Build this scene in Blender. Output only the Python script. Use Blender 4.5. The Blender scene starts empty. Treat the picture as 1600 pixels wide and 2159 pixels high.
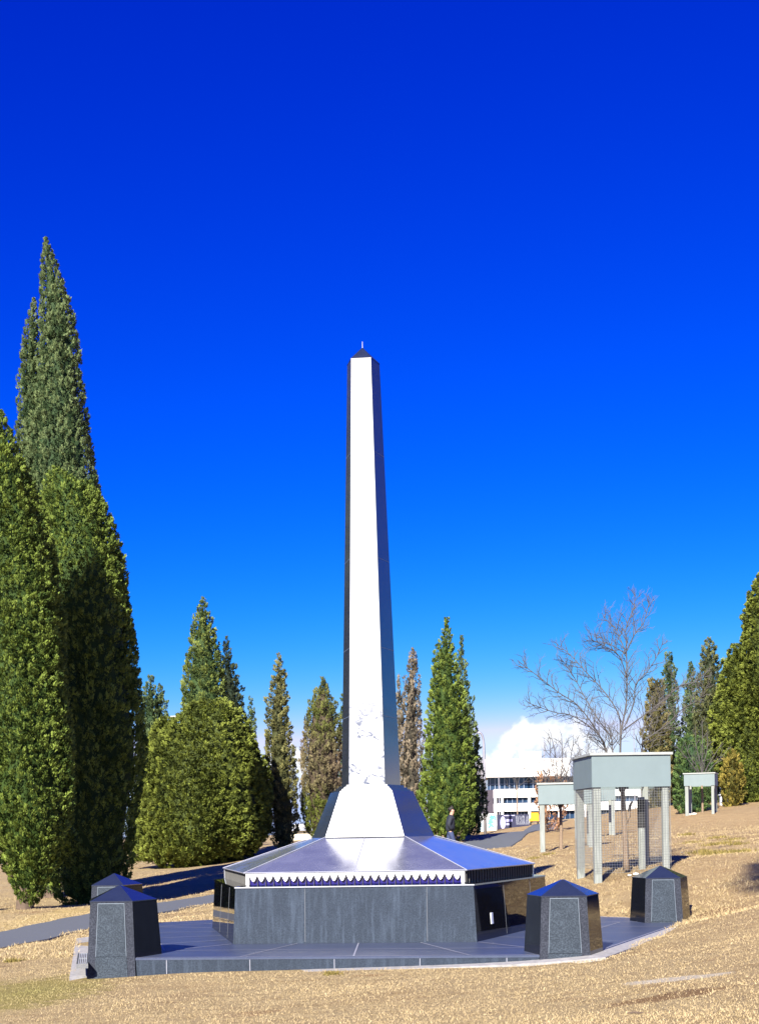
import bpy, math, random
import numpy as np
from mathutils import Vector, Matrix

R_ = math.radians
scene = bpy.context.scene
col = scene.collection

# ------------------------------------------------------------------ camera
F, YH, ROLL, CAMZ = 2810.0, 1755.0, 0.0172, 1.5
cam = bpy.data.cameras.new("camera")
cam.sensor_fit = 'HORIZONTAL'
cam.sensor_width = 36.0
cam.lens = 36.0 * F / 1600.0
cam.shift_y = (YH - 1079.5) / 1600.0
cam.clip_start = 0.1
cam.clip_end = 8000
cam_o = bpy.data.objects.new("camera", cam)
col.objects.link(cam_o)
cam_o.matrix_world = (Matrix.Translation((0, 0, CAMZ)) @ Matrix.Rotation(R_(90), 4, 'X')
                      @ Matrix.Rotation(-ROLL, 4, 'Z'))
scene.camera = cam_o

# ------------------------------------------------------------------ light
SUN_AZ, SUN_EL = 19.0, 32.0          # degrees left of straight behind the camera, elevation
sd = bpy.data.lights.new("sun", 'SUN')
sd.energy = 4.6
sd.angle = R_(0.53)
sd.color = (1.0, 0.93, 0.80)
so = bpy.data.objects.new("sun", sd)
col.objects.link(so)
to_sun = Vector((-math.sin(R_(SUN_AZ)) * math.cos(R_(SUN_EL)),
                 -math.cos(R_(SUN_AZ)) * math.cos(R_(SUN_EL)), math.sin(R_(SUN_EL))))
so.rotation_euler = to_sun.to_track_quat('Z', 'Y').to_euler()

EXPOSURE = 1.5
scene.view_settings.view_transform = 'Standard'
scene.view_settings.look = 'None'
scene.view_settings.exposure = EXPOSURE
scene.view_settings.gamma = 1.0
scene.render.film_transparent = False
scene.cycles.max_bounces = 8
scene.cycles.diffuse_bounces = 1
scene.cycles.transparent_max_bounces = 4


# ------------------------------------------------------------------ node helpers
class NT:
    def __init__(self, tree):
        self.t = tree
        self.n = tree.nodes
        self.l = tree.links

    def node(self, typ, **kw):
        nd = self.n.new(typ)
        for k, v in kw.items():
            setattr(nd, k, v)
        return nd

    def put(self, sock, v):
        if hasattr(v, 'is_linked') or isinstance(v, bpy.types.NodeSocket):
            self.l.new(v, sock)
        else:
            sock.default_value = v

    def math(self, op, a, b=None, c=None, clamp=False):
        nd = self.node('ShaderNodeMath', operation=op)
        nd.use_clamp = clamp
        self.put(nd.inputs[0], a)
        if b is not None:
            self.put(nd.inputs[1], b)
        if c is not None:
            self.put(nd.inputs[2], c)
        return nd.outputs[0]

    def mix(self, fac, a, b, blend='MIX'):
        nd = self.node('ShaderNodeMix', data_type='RGBA', blend_type=blend)
        self.put(nd.inputs[0], fac)
        self.put(nd.inputs[6], a)
        self.put(nd.inputs[7], b)
        return nd.outputs[2]

    def noise(self, vec, scale, detail=4, rough=0.5, dist=0.0):
        nd = self.node('ShaderNodeTexNoise')
        if vec is not None:
            self.l.new(vec, nd.inputs['Vector'])
        nd.inputs['Scale'].default_value = scale
        nd.inputs['Detail'].default_value = detail
        nd.inputs['Roughness'].default_value = rough
        nd.inputs['Distortion'].default_value = dist
        return nd.outputs['Fac']

    def remap(self, v, a, b, c=0.0, d=1.0, smooth=False):
        nd = self.node('ShaderNodeMapRange')
        nd.clamp = True
        if smooth:
            nd.interpolation_type = 'SMOOTHSTEP'
        self.put(nd.inputs[0], v)
        for i, x in enumerate((a, b, c, d)):
            self.put(nd.inputs[i + 1], x)
        return nd.outputs[0]

    def mapped(self, vec, scale=(1, 1, 1), loc=(0, 0, 0), rot=(0, 0, 0)):
        nd = self.node('ShaderNodeMapping')
        self.l.new(vec, nd.inputs[0])
        nd.inputs['Scale'].default_value = scale
        nd.inputs['Location'].default_value = loc
        nd.inputs['Rotation'].default_value = rot
        return nd.outputs[0]


def c3(r, g, b):
    return (r, g, b, 1.0)


# ------------------------------------------------------------------ world
w = bpy.data.worlds.new("World")
scene.world = w
w.use_nodes = True
N = NT(w.node_tree)
N.n.clear()
out = N.node('ShaderNodeOutputWorld')
bg = N.node('ShaderNodeBackground')
bg.inputs[1].default_value = 0.1
N.l.new(bg.outputs[0], out.inputs[0])
sky = N.node('ShaderNodeTexSky')
sky.sky_type = 'NISHITA'
sky.sun_disc = False
sky.sun_elevation = R_(SUN_EL)
sky.sun_rotation = R_(180 + SUN_AZ)
sky.altitude = 600
sky.air_density = 1.0
sky.dust_density = 0.3
sky.ozone_density = 4.0
tc = N.node('ShaderNodeTexCoord')
dirv = tc.outputs['Generated']
sxyz = N.node('ShaderNodeSeparateXYZ')
N.l.new(dirv, sxyz.inputs[0])
dx, dy, dz = sxyz.outputs
# deep high-altitude winter blue: per-channel gain and power on the physical sky
sc = N.node('ShaderNodeSeparateColor')
N.l.new(sky.outputs[0], sc.inputs[0])
SKYG = ((0.00012, 6.0), (0.0375, 2.12), (0.75, 0.95))   # gain, power per channel
chs = []
for k, (g_, p_) in enumerate(SKYG):
    chs.append(N.math('MINIMUM', N.math('MULTIPLY', N.math('POWER', sc.outputs[k], p_), g_), (2.6, 3.2, 4.2)[k]))
cc = N.node('ShaderNodeCombineColor')
for k in range(3):
    N.l.new(chs[k], cc.inputs[k])
skycol = cc.outputs[0]
# low cumulus along the horizon
az = N.math('MULTIPLY', N.math('ARCTAN2', dx, dy), 57.2958)
el = N.math('MULTIPLY', N.math('ARCSINE', dz), 57.2958)
cv = N.node('ShaderNodeCombineXYZ')
N.l.new(az, cv.inputs[0])
N.l.new(el, cv.inputs[1])
n1 = N.noise(cv.outputs[0], 0.55, 6, 0.55)
n2 = N.noise(N.mapped(cv.outputs[0], loc=(7, 3, 0)), 1.3, 5, 0.6)


def bump1(x, c, wd, h):
    t = N.math('DIVIDE', N.math('SUBTRACT', x, c), wd)
    g = N.math('POWER', 2.718, N.math('MULTIPLY', N.math('MULTIPLY', t, t), -1.0))
    return N.math('MULTIPLY', g, h)


top = N.math('ADD', bump1(az, 7.2, 4.2, 5.0), bump1(az, -3.9, 1.6, 4.2))
top = N.math('ADD', top, bump1(az, 40, 14, 5.0))
top = N.math('ADD', top, N.math('MULTIPLY', N.math('SUBTRACT', n1, 0.5), 2.6))
dens = N.remap(N.math('SUBTRACT', top, el), 0.0, 0.38, 0, 1, True)
edge = N.math('MULTIPLY', dens, N.remap(n2, 0.30, 0.55, 0.35, 1.0, True))
shade = N.remap(N.math('SUBTRACT', N.math('ADD', el, N.math('MULTIPLY', n2, 2.6)), top), -1.6, 0.6, 0, 1, True)
CL_D, CL_L = c3(1.7, 2.1, 3.5), c3(4.2, 4.3, 4.5)
cloudcol = N.mix(shade, CL_D, CL_L)
hz = N.remap(el, 0.0, 4.5, 0.35, 0.0, True)
final = N.mix(hz, skycol, c3(1.5, 2.5, 3.6))
final = N.mix(edge, final, cloudcol)
N.l.new(final, bg.inputs[0])


# ------------------------------------------------------------------ pixel -> world (photo pixels, metres of depth)
def P(px, py, d):
    c, s = math.cos(ROLL), math.sin(ROLL)
    ix, iy = px - 800.0, py - YH
    u = c * ix - s * iy
    v = s * ix + c * iy
    return Vector((u / F * d, d, CAMZ - v / F * d))


# ------------------------------------------------------------------ terrain
CTRL = [(-3.6, 16.2, -.24), (-6, 16, -.36), (-1.5, 15.4, -.19), (0.4, 15.3, -.13), (2.9, 16.2, -.03), (4.0, 18.2, .02),
        (5.15, 21.2, .08), (5.2, 18.3, .40), (4.7, 15.8, .30), (6.6, 22, .5), (2.7, 9.4, .08), (0, 8, -.25), (-3, 9, -.5),
        (-4, 12, -.42), (0, 12, -.22), (3, 12.5, .06), (5, 12, .35), (-6, 24, -.35), (-4.9, 20.5, -.2), (-4.2, 24, -.12), (0, 26.5, -.02),
        (3, 26, .2), (0, 0, -.2), (-5, 0, -.6), (6, 0, .4), (-10, 14, -.6), (12, 14, 1.0), (12, 26, 1.2), (-2, 33, -.1), (-14, 26, -.5)]


def ctl(px, py, d):
    v = P(px, py, d)
    CTRL.append((v.x, v.y, v.z))
    return v


# base points: (photo x, y at ground, depth)
BASE = dict(
    t3=(52, 1918, 33.7), t2=(190, 1908, 39.0), t1=(108, 1893, 43.0), bush=(425, 1826, 62.0), cyp=(430, 1815, 66.0),
    dark=(497, 1808, 72.0), small=(322, 1818, 74.0), brown=(680, 1772, 76.0), slim=(593, 1795, 66.0),
    bigc=(952, 1768, 57.0), bigc2=(985, 1762, 63.0), brown2=(868, 1772, 62.0),
    g1=(1316, 1838, 26.2), g2=(1205, 1788, 39.6), g3=(1258, 1764, 51.0), g4=(1478, 1714, 58.6),
    r1=(1384, 1700, 78.0), r2=(1412, 1694, 84.0), r3=(1494, 1694, 80.0), r5=(1596, 1690, 76.0),
    mural=(1030, 1752, 82.0), bld=(1100, 1740, 120.0), bldr=(1330, 1712, 124.0), person=(947, 1808, 48.0),
    yellow=(1127, 1736, 112.0), path1=(1050, 1792, 56.0), path2=(1135, 1766, 74.0), path3=(1200, 1746, 92.0),
    path4=(1300, 1724, 112.0), rr=(1590, 1742, 52.0))
for k, v in BASE.items():
    ctl(*v)
for x, y, z in ((-60, 60, .2), (-60, 120, .5), (-20, 90, .9), (0, 110, 1.0), (60, 60, 3.5), (60, 120, 4.5), (30, 150, 3.5), (-30, 170, .8),
                (0, 220, 1.0), (120, 250, 4), (-120, 250, 0), (-40, -30, -1), (40, -30, 2), (0, -40, 0), (-30, 40, -.4), (40, 40, 2.6),
                (0, 500, 0), (300, 500, 1), (-300, 500, -1), (400, 0, 1), (-400, 0, -2), (0, -400, 0)):
    CTRL.append((x, y, z))
_C = np.array(CTRL)


def _phi(r):
    return np.sqrt(r * r + 2.0)


_A = _phi(np.linalg.norm(_C[:, None, :2] - _C[None, :, :2], axis=2))
_A = np.block([[_A - 0.25 * np.eye(len(_C)), np.ones((len(_C), 1))], [np.ones((1, len(_C))), np.zeros((1, 1))]])
_W = np.linalg.solve(_A, np.append(_C[:, 2], 0.0))


def Tn(x, y):
    x = np.asarray(x, float)
    y = np.asarray(y, float)
    sh = x.shape
    q = np.stack([x.ravel(), y.ravel()], 1)
    o = np.empty(len(q))
    for i in range(0, len(q), 20000):
        r = np.linalg.norm(q[i:i + 20000, None, :] - _C[None, :, :2], axis=2)
        o[i:i + 20000] = _phi(r) @ _W[:-1] + _W[-1]
    return o.reshape(sh)


def T(x, y):
    return float(Tn(np.array([x]), np.array([y]))[0])


# ------------------------------------------------------------------ object helpers
def tag(o, label=None, cat=None, group=None, kind=None):
    if label: o["label"] = label
    if cat: o["category"] = cat
    if group: o["group"] = group
    if kind: o["kind"] = kind
    return o


def empty(name, loc, label, cat, group=None, rz=0.0):
    o = bpy.data.objects.new(name, None)
    o.empty_display_size = 0.2
    col.objects.link(o)
    o.location = loc
    o.rotation_euler = (0, 0, rz)
    return tag(o, label, cat, group)


class MB:
    def __init__(self):
        self.v, self.f, self.m = [], [], []

    def face(self, pts, mi=0):
        b = len(self.v)
        self.v += [tuple(p) for p in pts]
        self.f.append(tuple(range(b, b + len(pts))))
        self.m.append(mi)

    def box(self, x0, x1, y0, y1, z0, z1, mi=0, M=None):
        p = [(x, y, z) for z in (z0, z1) for y in (y0, y1) for x in (x0, x1)]
        if M is not None:
            p = [tuple(M @ Vector(q)) for q in p]
        b = len(self.v)
        self.v += p
        for f in ((0, 2, 3, 1), (4, 5, 7, 6), (0, 1, 5, 4), (2, 6, 7, 3), (0, 4, 6, 2), (1, 3, 7, 5)):
            self.f.append(tuple(b + i for i in f))
            self.m.append(mi)

    def loft(self, rings, mi=0, cap0=True, cap1=True, mis=None):
        b = len(self.v)
        n = len(rings[0])
        for r in rings:
            self.v += [tuple(p) for p in r]
        for k in range(len(rings) - 1):
            for i in range(n):
                j = (i + 1) % n
                self.f.append((b + k * n + i, b + k * n + j, b + (k + 1) * n + j, b + (k + 1) * n + i))
                self.m.append(mis[i] if mis else mi)
        if cap0:
            self.f.append(tuple(b + i for i in reversed(range(n))))
            self.m.append(mi)
        if cap1:
            self.f.append(tuple(b + (len(rings) - 1) * n + i for i in range(n)))
            self.m.append(mi)

    def tube(self, pts, rad, n=6, mi=0, cap=True):
        pts = [Vector(p) for p in pts]
        rings = []
        ref = Vector((0.13, 0.97, 0.2))
        for i, p in enumerate(pts):
            t = (pts[min(i + 1, len(pts) - 1)] - pts[max(i - 1, 0)])
            if t.length < 1e-9:
                t = Vector((0, 0, 1))
            t.normalize()
            a = t.cross(ref)
            if a.length < 1e-3:
                a = t.cross(Vector((1, 0, 0)))
            a.normalize()
            bb = t.cross(a)
            r = rad[i] if hasattr(rad, '__len__') else rad
            rings.append([p + a * (r * math.cos(2 * math.pi * k / n)) + bb * (r * math.sin(2 * math.pi * k / n)) for k in range(n)])
        self.loft(rings, mi, cap, cap)

    def prism(self, poly, M, depth, mi=0):
        # poly in local (x, z), extruded along local y from 0 to -depth (towards the viewer), placed by matrix M
        a = [M @ Vector((x, 0, z)) for x, z in poly]
        b = [M @ Vector((x, -depth, z)) for x, z in poly]
        self.loft([b, a], mi)

    def build(self, name, mats, parent=None, smooth=False, bevel=0.0):
        me = bpy.data.meshes.new(name)
        me.from_pydata([tuple(v) for v in self.v], [], self.f)
        if not isinstance(mats, (list, tuple)):
            mats = [mats]
        for m in mats:
            me.materials.append(m)
        me.polygons.foreach_set('material_index', self.m)
        if smooth:
            me.polygons.foreach_set('use_smooth', [True] * len(self.f))
        me.update()
        o = bpy.data.objects.new(name, me)
        col.objects.link(o)
        if parent is not None:
            o.parent = parent
        if bevel:
            bv = o.modifiers.new('bevel', 'BEVEL')
            bv.width = bevel
            bv.segments = 2
            bv.limit_method = 'ANGLE'
            bv.angle_limit = R_(25)
        return o


def mesh_np(name, V, Fq, mat, parent=None, colr=None, smooth=False):
    """V (n,3), Fq (m,4) quads"""
    me = bpy.data.meshes.new(name)
    me.vertices.add(len(V))
    me.vertices.foreach_set('co', np.asarray(V, np.float32).ravel())
    me.loops.add(Fq.size)
    me.loops.foreach_set('vertex_index', Fq.astype(np.int32).ravel())
    me.polygons.add(len(Fq))
    k = Fq.shape[1]
    me.polygons.foreach_set('loop_start', np.arange(0, Fq.size, k, dtype=np.int32))
    me.polygons.foreach_set('loop_total', np.full(len(Fq), k, np.int32))
    if smooth:
        me.polygons.foreach_set('use_smooth', np.ones(len(Fq), bool))
    if colr is not None:
        a = me.color_attributes.new('Col', 'FLOAT_COLOR', 'POINT')
        cc_ = np.ones((len(V), 4), np.float32)
        cc_[:, :3] = colr
        a.data.foreach_set('color', cc_.ravel())
    me.materials.append(mat)
    me.update(calc_edges=True)
    me.validate()
    o = bpy.data.objects.new(name, me)
    col.objects.link(o)
    if parent is not None:
        o.parent = parent
    return o


# ------------------------------------------------------------------ materials
def new_mat(name):
    m = bpy.data.materials.new(name)
    m.use_nodes = True
    n = NT(m.node_tree)
    b = n.n['Principled BSDF']
    return m, n, b


def plain(name, colr, rough=0.6, var=0.12, scale=9.0, spec=0.5, metal=0.0, bump=0.0):
    m, n, b = new_mat(name)
    t = n.node('ShaderNodeTexCoord')
    nz = n.noise(t.outputs['Object'], scale, 5, 0.6)
    c = n.mix(n.remap(nz, 0.3, 0.7), c3(*[x * (1 - var) for x in colr]), c3(*[min(1, x * (1 + var)) for x in colr]))
    n.l.new(c, b.inputs['Base Color'])
    b.inputs['Roughness'].default_value = rough
    b.inputs['Specular IOR Level'].default_value = spec
    b.inputs['Metallic'].default_value = metal
    if bump:
        bp = n.node('ShaderNodeBump')
        bp.inputs['Strength'].default_value = bump
        bp.inputs['Distance'].default_value = 0.01
        n.l.new(nz, bp.inputs['Height'])
        n.l.new(bp.outputs[0], b.inputs['Normal'])
    return m


def granite(name, base, speck, rough, ior=1.5, spk_scale=90, streak=0.0, coat=0.0, rvar=0.0, spec=.5):
    m, n, b = new_mat(name)
    t = n.node('ShaderNodeTexCoord')
    o = t.outputs['Object']
    a = n.noise(o, spk_scale, 3, 0.7)
    big = n.noise(o, 3.0, 5, 0.65)
    c = n.mix(n.remap(a, 0.42, 0.66), c3(*base), c3(*speck))
    c = n.mix(n.remap(big, 0.3, 0.75, 0, 0.45), c, c3(*[x * 0.62 for x in base]))
    if streak:
        s = n.noise(n.mapped(o, scale=(14, 14, 1.1)), 1.0, 5, 0.7)
        c = n.mix(n.remap(s, 0.5, 0.72, 0, streak), c, c3(*[min(1, x * 1.9 + .01) for x in speck]))
    n.l.new(c, b.inputs['Base Color'])
    b.inputs['Roughness'].default_value = rough
    if rvar:
        n.l.new(n.remap(big, 0.35, 0.65, rough, rough + rvar), b.inputs['Roughness'])
    b.inputs['IOR'].default_value = ior
    b.inputs['Specular IOR Level'].default_value = spec
    if coat:
        b.inputs['Coat Weight'].default_value = coat
        b.inputs['Coat Roughness'].default_value = 0.03
        b.inputs['Coat IOR'].default_value = 1.7
    return m


M_rough = granite("honed_granite", (.017, .026, .043), (.040, .056, .084), .75, spk_scale=75, streak=.35, spec=.25)
M_panel = granite("speckled_granite", (.018, .027, .041), (.058, .077, .103), .7, spk_scale=60, spec=.25)
M_strip = granite("hammered_granite", (.018, .022, .034), (.056, .063, .086), .8, spk_scale=60, spec=.2)
M_gcap = granite("cap_granite", (.010, .015, .036), (.028, .038, .070), .3, ior=1.6, spk_scale=120)
M_black = granite("polished_black_granite", (.004, .004, .006), (.010, .010, .014), .03, ior=1.52, spk_scale=120)
M_gpol = granite("polished_cap_granite", (.010, .014, .030), (.022, .028, .050), .06, ior=2.6, spk_scale=120)
M_bside = granite("bollard_side_granite", (.005, .006, .010), (.012, .014, .022), .06, ior=1.4, spk_scale=120)
def metal_sheet(name, base, rough, metal):
    m, n, b = new_mat(name)
    t = n.node('ShaderNodeTexCoord')
    o = t.outputs['Object']
    st = n.noise(n.mapped(o, scale=(1, 1, 1)), 2.2, 6, .65, .8)
    fn = n.noise(o, 60, 3, .7)
    c = n.mix(n.remap(st, .3, .7), c3(*[x * .85 for x in base]), c3(*[min(1, x * 1.1) for x in base]))
    n.l.new(c, b.inputs['Base Color'])
    n.l.new(n.math('ADD', n.remap(st, .35, .65, rough, rough * 1.8), n.math('MULTIPLY', fn, .03)), b.inputs['Roughness'])
    b.inputs['Metallic'].default_value = metal
    b.inputs['IOR'].default_value = 2.0
    return m


M_roof = metal_sheet("polished_roof_sheet", (.40, .43, .50), .11, .72)
M_rooff = metal_sheet("worn_roof_sheet", (.34, .36, .42), .17, .72)
M_side = granite("polished_grey_granite", (.030, .036, .050), (.056, .066, .085), .10, ior=1.8, spk_scale=120)
M_floor = granite("paving_granite", (.044, .058, .105), (.074, .092, .150), .40, ior=1.45, spk_scale=100)
M_edge = plain("pale_arris", (.36, .38, .43), .4, .1)
M_joint = plain("pale_joint", (.27, .28, .34), .5, .1)
M_steel = plain("steel_trim", (.50, .52, .55), .25, .08, metal=.8)
M_pedge = plain("panel_arris", (.10, .13, .17), .5, .1)
M_fin = plain("fin_grey", (.05, .05, .07), .4, .1)
M_metal = plain("lamp_metal", (.30, .30, .34), .4, .05, metal=.4)
M_conc = plain("kerb_concrete", (.28, .275, .275), .85, .25, 14, bump=.4)
M_indigo = granite("dark_recess", (.014, .012, .13), (.024, .020, .20), .10, ior=1.6)


def marble():
    m, n, b = new_mat("white_marble")
    t = n.node('ShaderNodeTexCoord')
    o = t.outputs['Object']
    sx = n.node('ShaderNodeSeparateXYZ')
    n.l.new(o, sx.inputs[0])
    wv = n.noise(n.mapped(o, scale=(1.0, 1.0, 1.25)), 3.6, 4, 0.55, 1.2)
    vein = n.remap(n.math('ABSOLUTE', n.math('SUBTRACT', wv, 0.5)), 0.0, 0.12, 1, 0, True)
    brk = n.remap(n.noise(n.mapped(o, loc=(3, 1, 5)), 4.4, 3, 0.6), 0.47, 0.56, 0, 1, True)
    hgt = n.remap(sx.outputs[2], 3.0, 4.2, 1.0, 0.05, True)
    fac = n.math('MULTIPLY', n.math('MULTIPLY', vein, brk), n.math('MULTIPLY', hgt, 1.0))
    c = n.mix(fac, c3(.56, .57, .60), c3(.09, .105, .15))
    n.l.new(c, b.inputs['Base Color'])
    b.inputs['Roughness'].default_value = .25
    return m


M_marble = marble()
M_white = plain("white_stone", (.82, .82, .84), .22, .03)

def foliage_mat():
    m, n, b = new_mat("foliage")
    a = n.node('ShaderNodeVertexColor')
    a.layer_name = 'Col'
    n.l.new(a.outputs['Color'], b.inputs['Base Color'])
    b.inputs['Roughness'].default_value = .75
    b.inputs['Specular IOR Level'].default_value = .2
    return m


M_fol = foliage_mat()
FG = 1.42
M_bark = plain("bark", (.20, .145, .10), .9, .3, 20, bump=.5)
M_bark_d = plain("cypress_bark", (.10, .07, .05), .9, .3, 14, bump=.5)
M_twig = plain("bare_branch", (.070, .064, .062), .8, .25, 8)


def timber():
    m, n, b = new_mat("weathered_timber")
    t = n.node('ShaderNodeTexCoord')
    g = n.noise(n.mapped(t.outputs['Object'], scale=(26, 26, 1.6)), 1.0, 5, 0.6, 1.2)
    c = n.mix(n.remap(g, .3, .7), c3(.160, .176, .162), c3(.290, .315, .300))
    n.l.new(c, b.inputs['Base Color'])
    b.inputs['Roughness'].default_value = .8
    return m


M_timber = timber()
M_sheet = plain("pale_blue_green_sheet", (.140, .186, .198), .55, .04, 3)
M_lid = plain("pale_lid_timber", (.29, .31, .30), .7, .12, 12)
M_wire = plain("galvanised_wire", (.25, .26, .26), .5, .1, metal=.5)
M_blackcloth = plain("black_wrap", (.015, .015, .017), .8, .1)
M_wallw = plain("white_render", (.78, .77, .75), .8, .05, 1.0)
M_glass = plain("dark_glass", (.018, .040, .085), .08, .4, 0.9)
M_mullion = plain("grey_mullion", (.16, .20, .28), .5, .05)
M_navy = plain("navy_paint", (.012, .014, .05), .6, .2, 4)
M_lilac = plain("lilac_paint", (.36, .36, .62), .7, .1)
M_pgrey = plain("grey_paint", (.30, .32, .38), .7, .1)
M_mwhite = plain("mural_white", (.72, .76, .78), .7, .05)
M_mblue = plain("mural_blue", (.10, .30, .52), .7, .2, 6)
M_mgreen = plain("mural_green", (.12, .42, .28), .7, .2, 6)
M_yellow = plain("yellow_paint", (.80, .40, .01), .5, .05)
M_skin = plain("skin", (.50, .28, .20), .6, .05)
M_hair = plain("dark_hair", (.012, .009, .008), .7, .1)
M_jacket = plain("navy_jacket", (.012, .016, .028), .8, .2)
M_jeans = plain("blue_jeans", (.030, .045, .11), .85, .2)
M_shoe = plain("dark_shoe", (.02, .02, .02), .6, .1)
M_cream = plain("cream_wall", (.70, .64, .50), .8, .05)
M_stone = plain("pale_stone", (.62, .60, .54), .9, .15)


def ground_mat():
    m, n, b = new_mat("dry_grass_ground")
    t = n.node('ShaderNodeTexCoord')
    o = t.outputs['Object']
    sx = n.node('ShaderNodeSeparateXYZ')
    n.l.new(o, sx.inputs[0])
    big = n.noise(o, 0.35, 5, 0.6)
    mid = n.noise(n.mapped(o, scale=(1.0, 1.6, 1)), 2.6, 6, 0.68)
    fine = n.noise(n.mapped(o, scale=(1.0, 1.5, 1)), 22.0, 5, 0.8)
    c = n.mix(n.remap(mid, .30, .72), c3(.280, .200, .105), c3(.410, .315, .170))
    c = n.mix(n.remap(fine, .35, .72, 0, .65), c, c3(.350, .285, .160))
    strk = n.noise(n.mapped(o, scale=(1.1, 4.5, 1)), 1.6, 6, .75)
    c = n.mix(n.remap(strk, .50, .66, 0, .55), c, c3(.470, .365, .200))
    c = n.mix(n.remap(strk, .34, .46, .5, 0), c, c3(.190, .120, .055))
    c = n.mix(n.remap(big, .52, .72, 0, .65), c, c3(.240, .150, .075))
    bare = n.noise(n.mapped(o, loc=(3, 9, 0), scale=(1, 1.7, 1)), 0.9, 5, 0.7)
    c = n.mix(n.remap(bare, .60, .68, 0, .55), c, c3(.245, .140, .068))

    def spot(x, y, rx, ry, cl, amt, edge=.45):
        ex = n.math('DIVIDE', n.math('SUBTRACT', sx.outputs[0], x), rx)
        ey = n.math('DIVIDE', n.math('SUBTRACT', sx.outputs[1], y), ry)
        r = n.math('ADD', n.math('MULTIPLY', ex, ex), n.math('MULTIPLY', ey, ey))
        r = n.math('ADD', r, n.math('MULTIPLY', n.math('SUBTRACT', mid, .5), 2.6))
        return n.mix(n.remap(r, .35, 1.0, amt, 0, True), c, c3(*cl))
    right = n.remap(sx.outputs[0], 1.5, 6.5, 0, .6, True)
    c = n.mix(right, c, n.mix(n.remap(mid, .3, .7), c3(.265, .170, .085), c3(.400, .285, .150)))
    c = spot(-4.1, 15.4, 1.1, 1.5, (.230, .200, .055), .75)
    c = spot(2.85, 12.75, .62, .22, (.50, .45, .36), .9)
    c = spot(2.5, 11.7, .7, .22, (.17, .095, .045), .8)
    c = spot(5.3, 20.6, .6, .9, (.22, .115, .055), .6)
    c = spot(-7.0, 30, 1.5, 4.5, (.52, .40, .16), .6)
    n.l.new(c, b.inputs['Base Color'])
    b.inputs['Roughness'].default_value = .95
    b.inputs['Specular IOR Level'].default_value = .1
    bp = n.node('ShaderNodeBump')
    bp.inputs['Strength'].default_value = 1.0
    bp.inputs['Distance'].default_value = .07
    h = n.math('ADD', n.math('MULTIPLY', fine, .6), mid)
    n.l.new(h, bp.inputs['Height'])
    n.l.new(bp.outputs[0], b.inputs['Normal'])
    return m


M_ground = ground_mat()
M_path = plain("asphalt_path", (.085, .095, .110), .9, .18, 30, bump=.3)


# ------------------------------------------------------------------ monument geometry constants
CX, CY, TH = -0.133, 20.335, -0.105
VA = [R_(a) + TH for a in (234, 306, 18, 90, 162)]      # front-left, front-right, right, back, left


def pent(r, z, cx=0.0, cy=0.0):
    return [Vector((cx + r * math.cos(a), cy + r * math.sin(a), z)) for a in VA]


# ------------------------------------------------------------------ ground sheet
def axis(lo, hi, c0, c1, fine):
    a = list(np.arange(c0, c1 + 1e-6, fine))
    s, x = fine, c1
    while x < hi:
        s *= 1.18
        x = min(hi, x + s)
        a.append(x)
    s, x = fine, c0
    while x > lo:
        s *= 1.18
        x = max(lo, x - s)
        a.insert(0, x)
    return np.array(a)


PATH_PTS = [(-8.6, 12.0), (-7.6, 19.0), (-6.75, 25.5), (-5.7, 31.0), (-4.3, 36.5), (-2.0, 42.0), (1.3, 48.5), (5.2, 58.5), (8.6, 74.0), (12.9, 92.0), (20.0, 112.0), (30, 135)]


def smooth_poly(pts, n=12):
    pts = [Vector((p[0], p[1], 0)) for p in pts]
    o = []
    for i in range(len(pts) - 1):
        p0, p1, p2, p3 = pts[max(i - 1, 0)], pts[i], pts[i + 1], pts[min(i + 2, len(pts) - 1)]
        for k in range(n):
            t = k / n
            o.append(0.5 * ((2 * p1) + (-p0 + p2) * t + (2 * p0 - 5 * p1 + 4 * p2 - p3) * t * t + (-p0 + 3 * p1 - 3 * p2 + p3) * t ** 3))
    o.append(pts[-1])
    return o


PATH = smooth_poly(PATH_PTS)
xs = axis(-2500, 2500, -11, 11, .3)
ys = axis(-400, 4000, 9, 62, .3)
X, Y = np.meshgrid(xs, ys)
Z = Tn(X, Y)
far = np.clip((np.hypot(X, Y) - 300) / 1500, 0, 1)
Z = Z * (1 - far) - 6 * far


def bumps(X, Y):
    rng = np.random.default_rng(3)
    s_ = 0
    for k in range(10):
        a, b_, p1, p2 = rng.uniform(.5, 3.2), rng.uniform(.5, 3.2), rng.uniform(0, 6), rng.uniform(0, 6)
        s_ = s_ + .010 * np.sin(a * X + p1) * np.sin(b_ * Y + p2)
    return s_ * np.clip(1 - np.hypot(X, Y - 20) / 80, 0, 1)


Z += bumps(X, Y)
PL = 5.2           # platform corner radius


def inpent(X, Y, r):
    m = np.ones_like(X, bool)
    ap = r * math.cos(R_(36))
    for i in range(5):
        am = R_(270 + 72 * i) + TH
        m &= ((X - CX) * math.cos(am) + (Y - CY) * math.sin(am)) < ap
    return m


Z = np.where(inpent(X, Y, PL + .28), np.minimum(Z, -.12), Z)
pp = np.array([(p.x, p.y) for p in PATH])
dmin = np.full(X.shape, 1e9)
for q in pp:
    dmin = np.minimum(dmin, np.hypot(X - q[0], Y - q[1]))
Z -= np.where(Y < 135, np.clip(1.35 - dmin, 0, .35) / .35 * .05, 0)
nx, ny = len(xs), len(ys)
idx = np.arange(nx * ny).reshape(ny, nx)
Fq = np.stack([idx[:-1, :-1], idx[:-1, 1:], idx[1:, 1:], idx[1:, :-1]], -1).reshape(-1, 4)
g = mesh_np("ground", np.stack([X, Y, Z], -1).reshape(-1, 3), Fq, M_ground, smooth=True)
tag(g, kind="structure")

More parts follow.
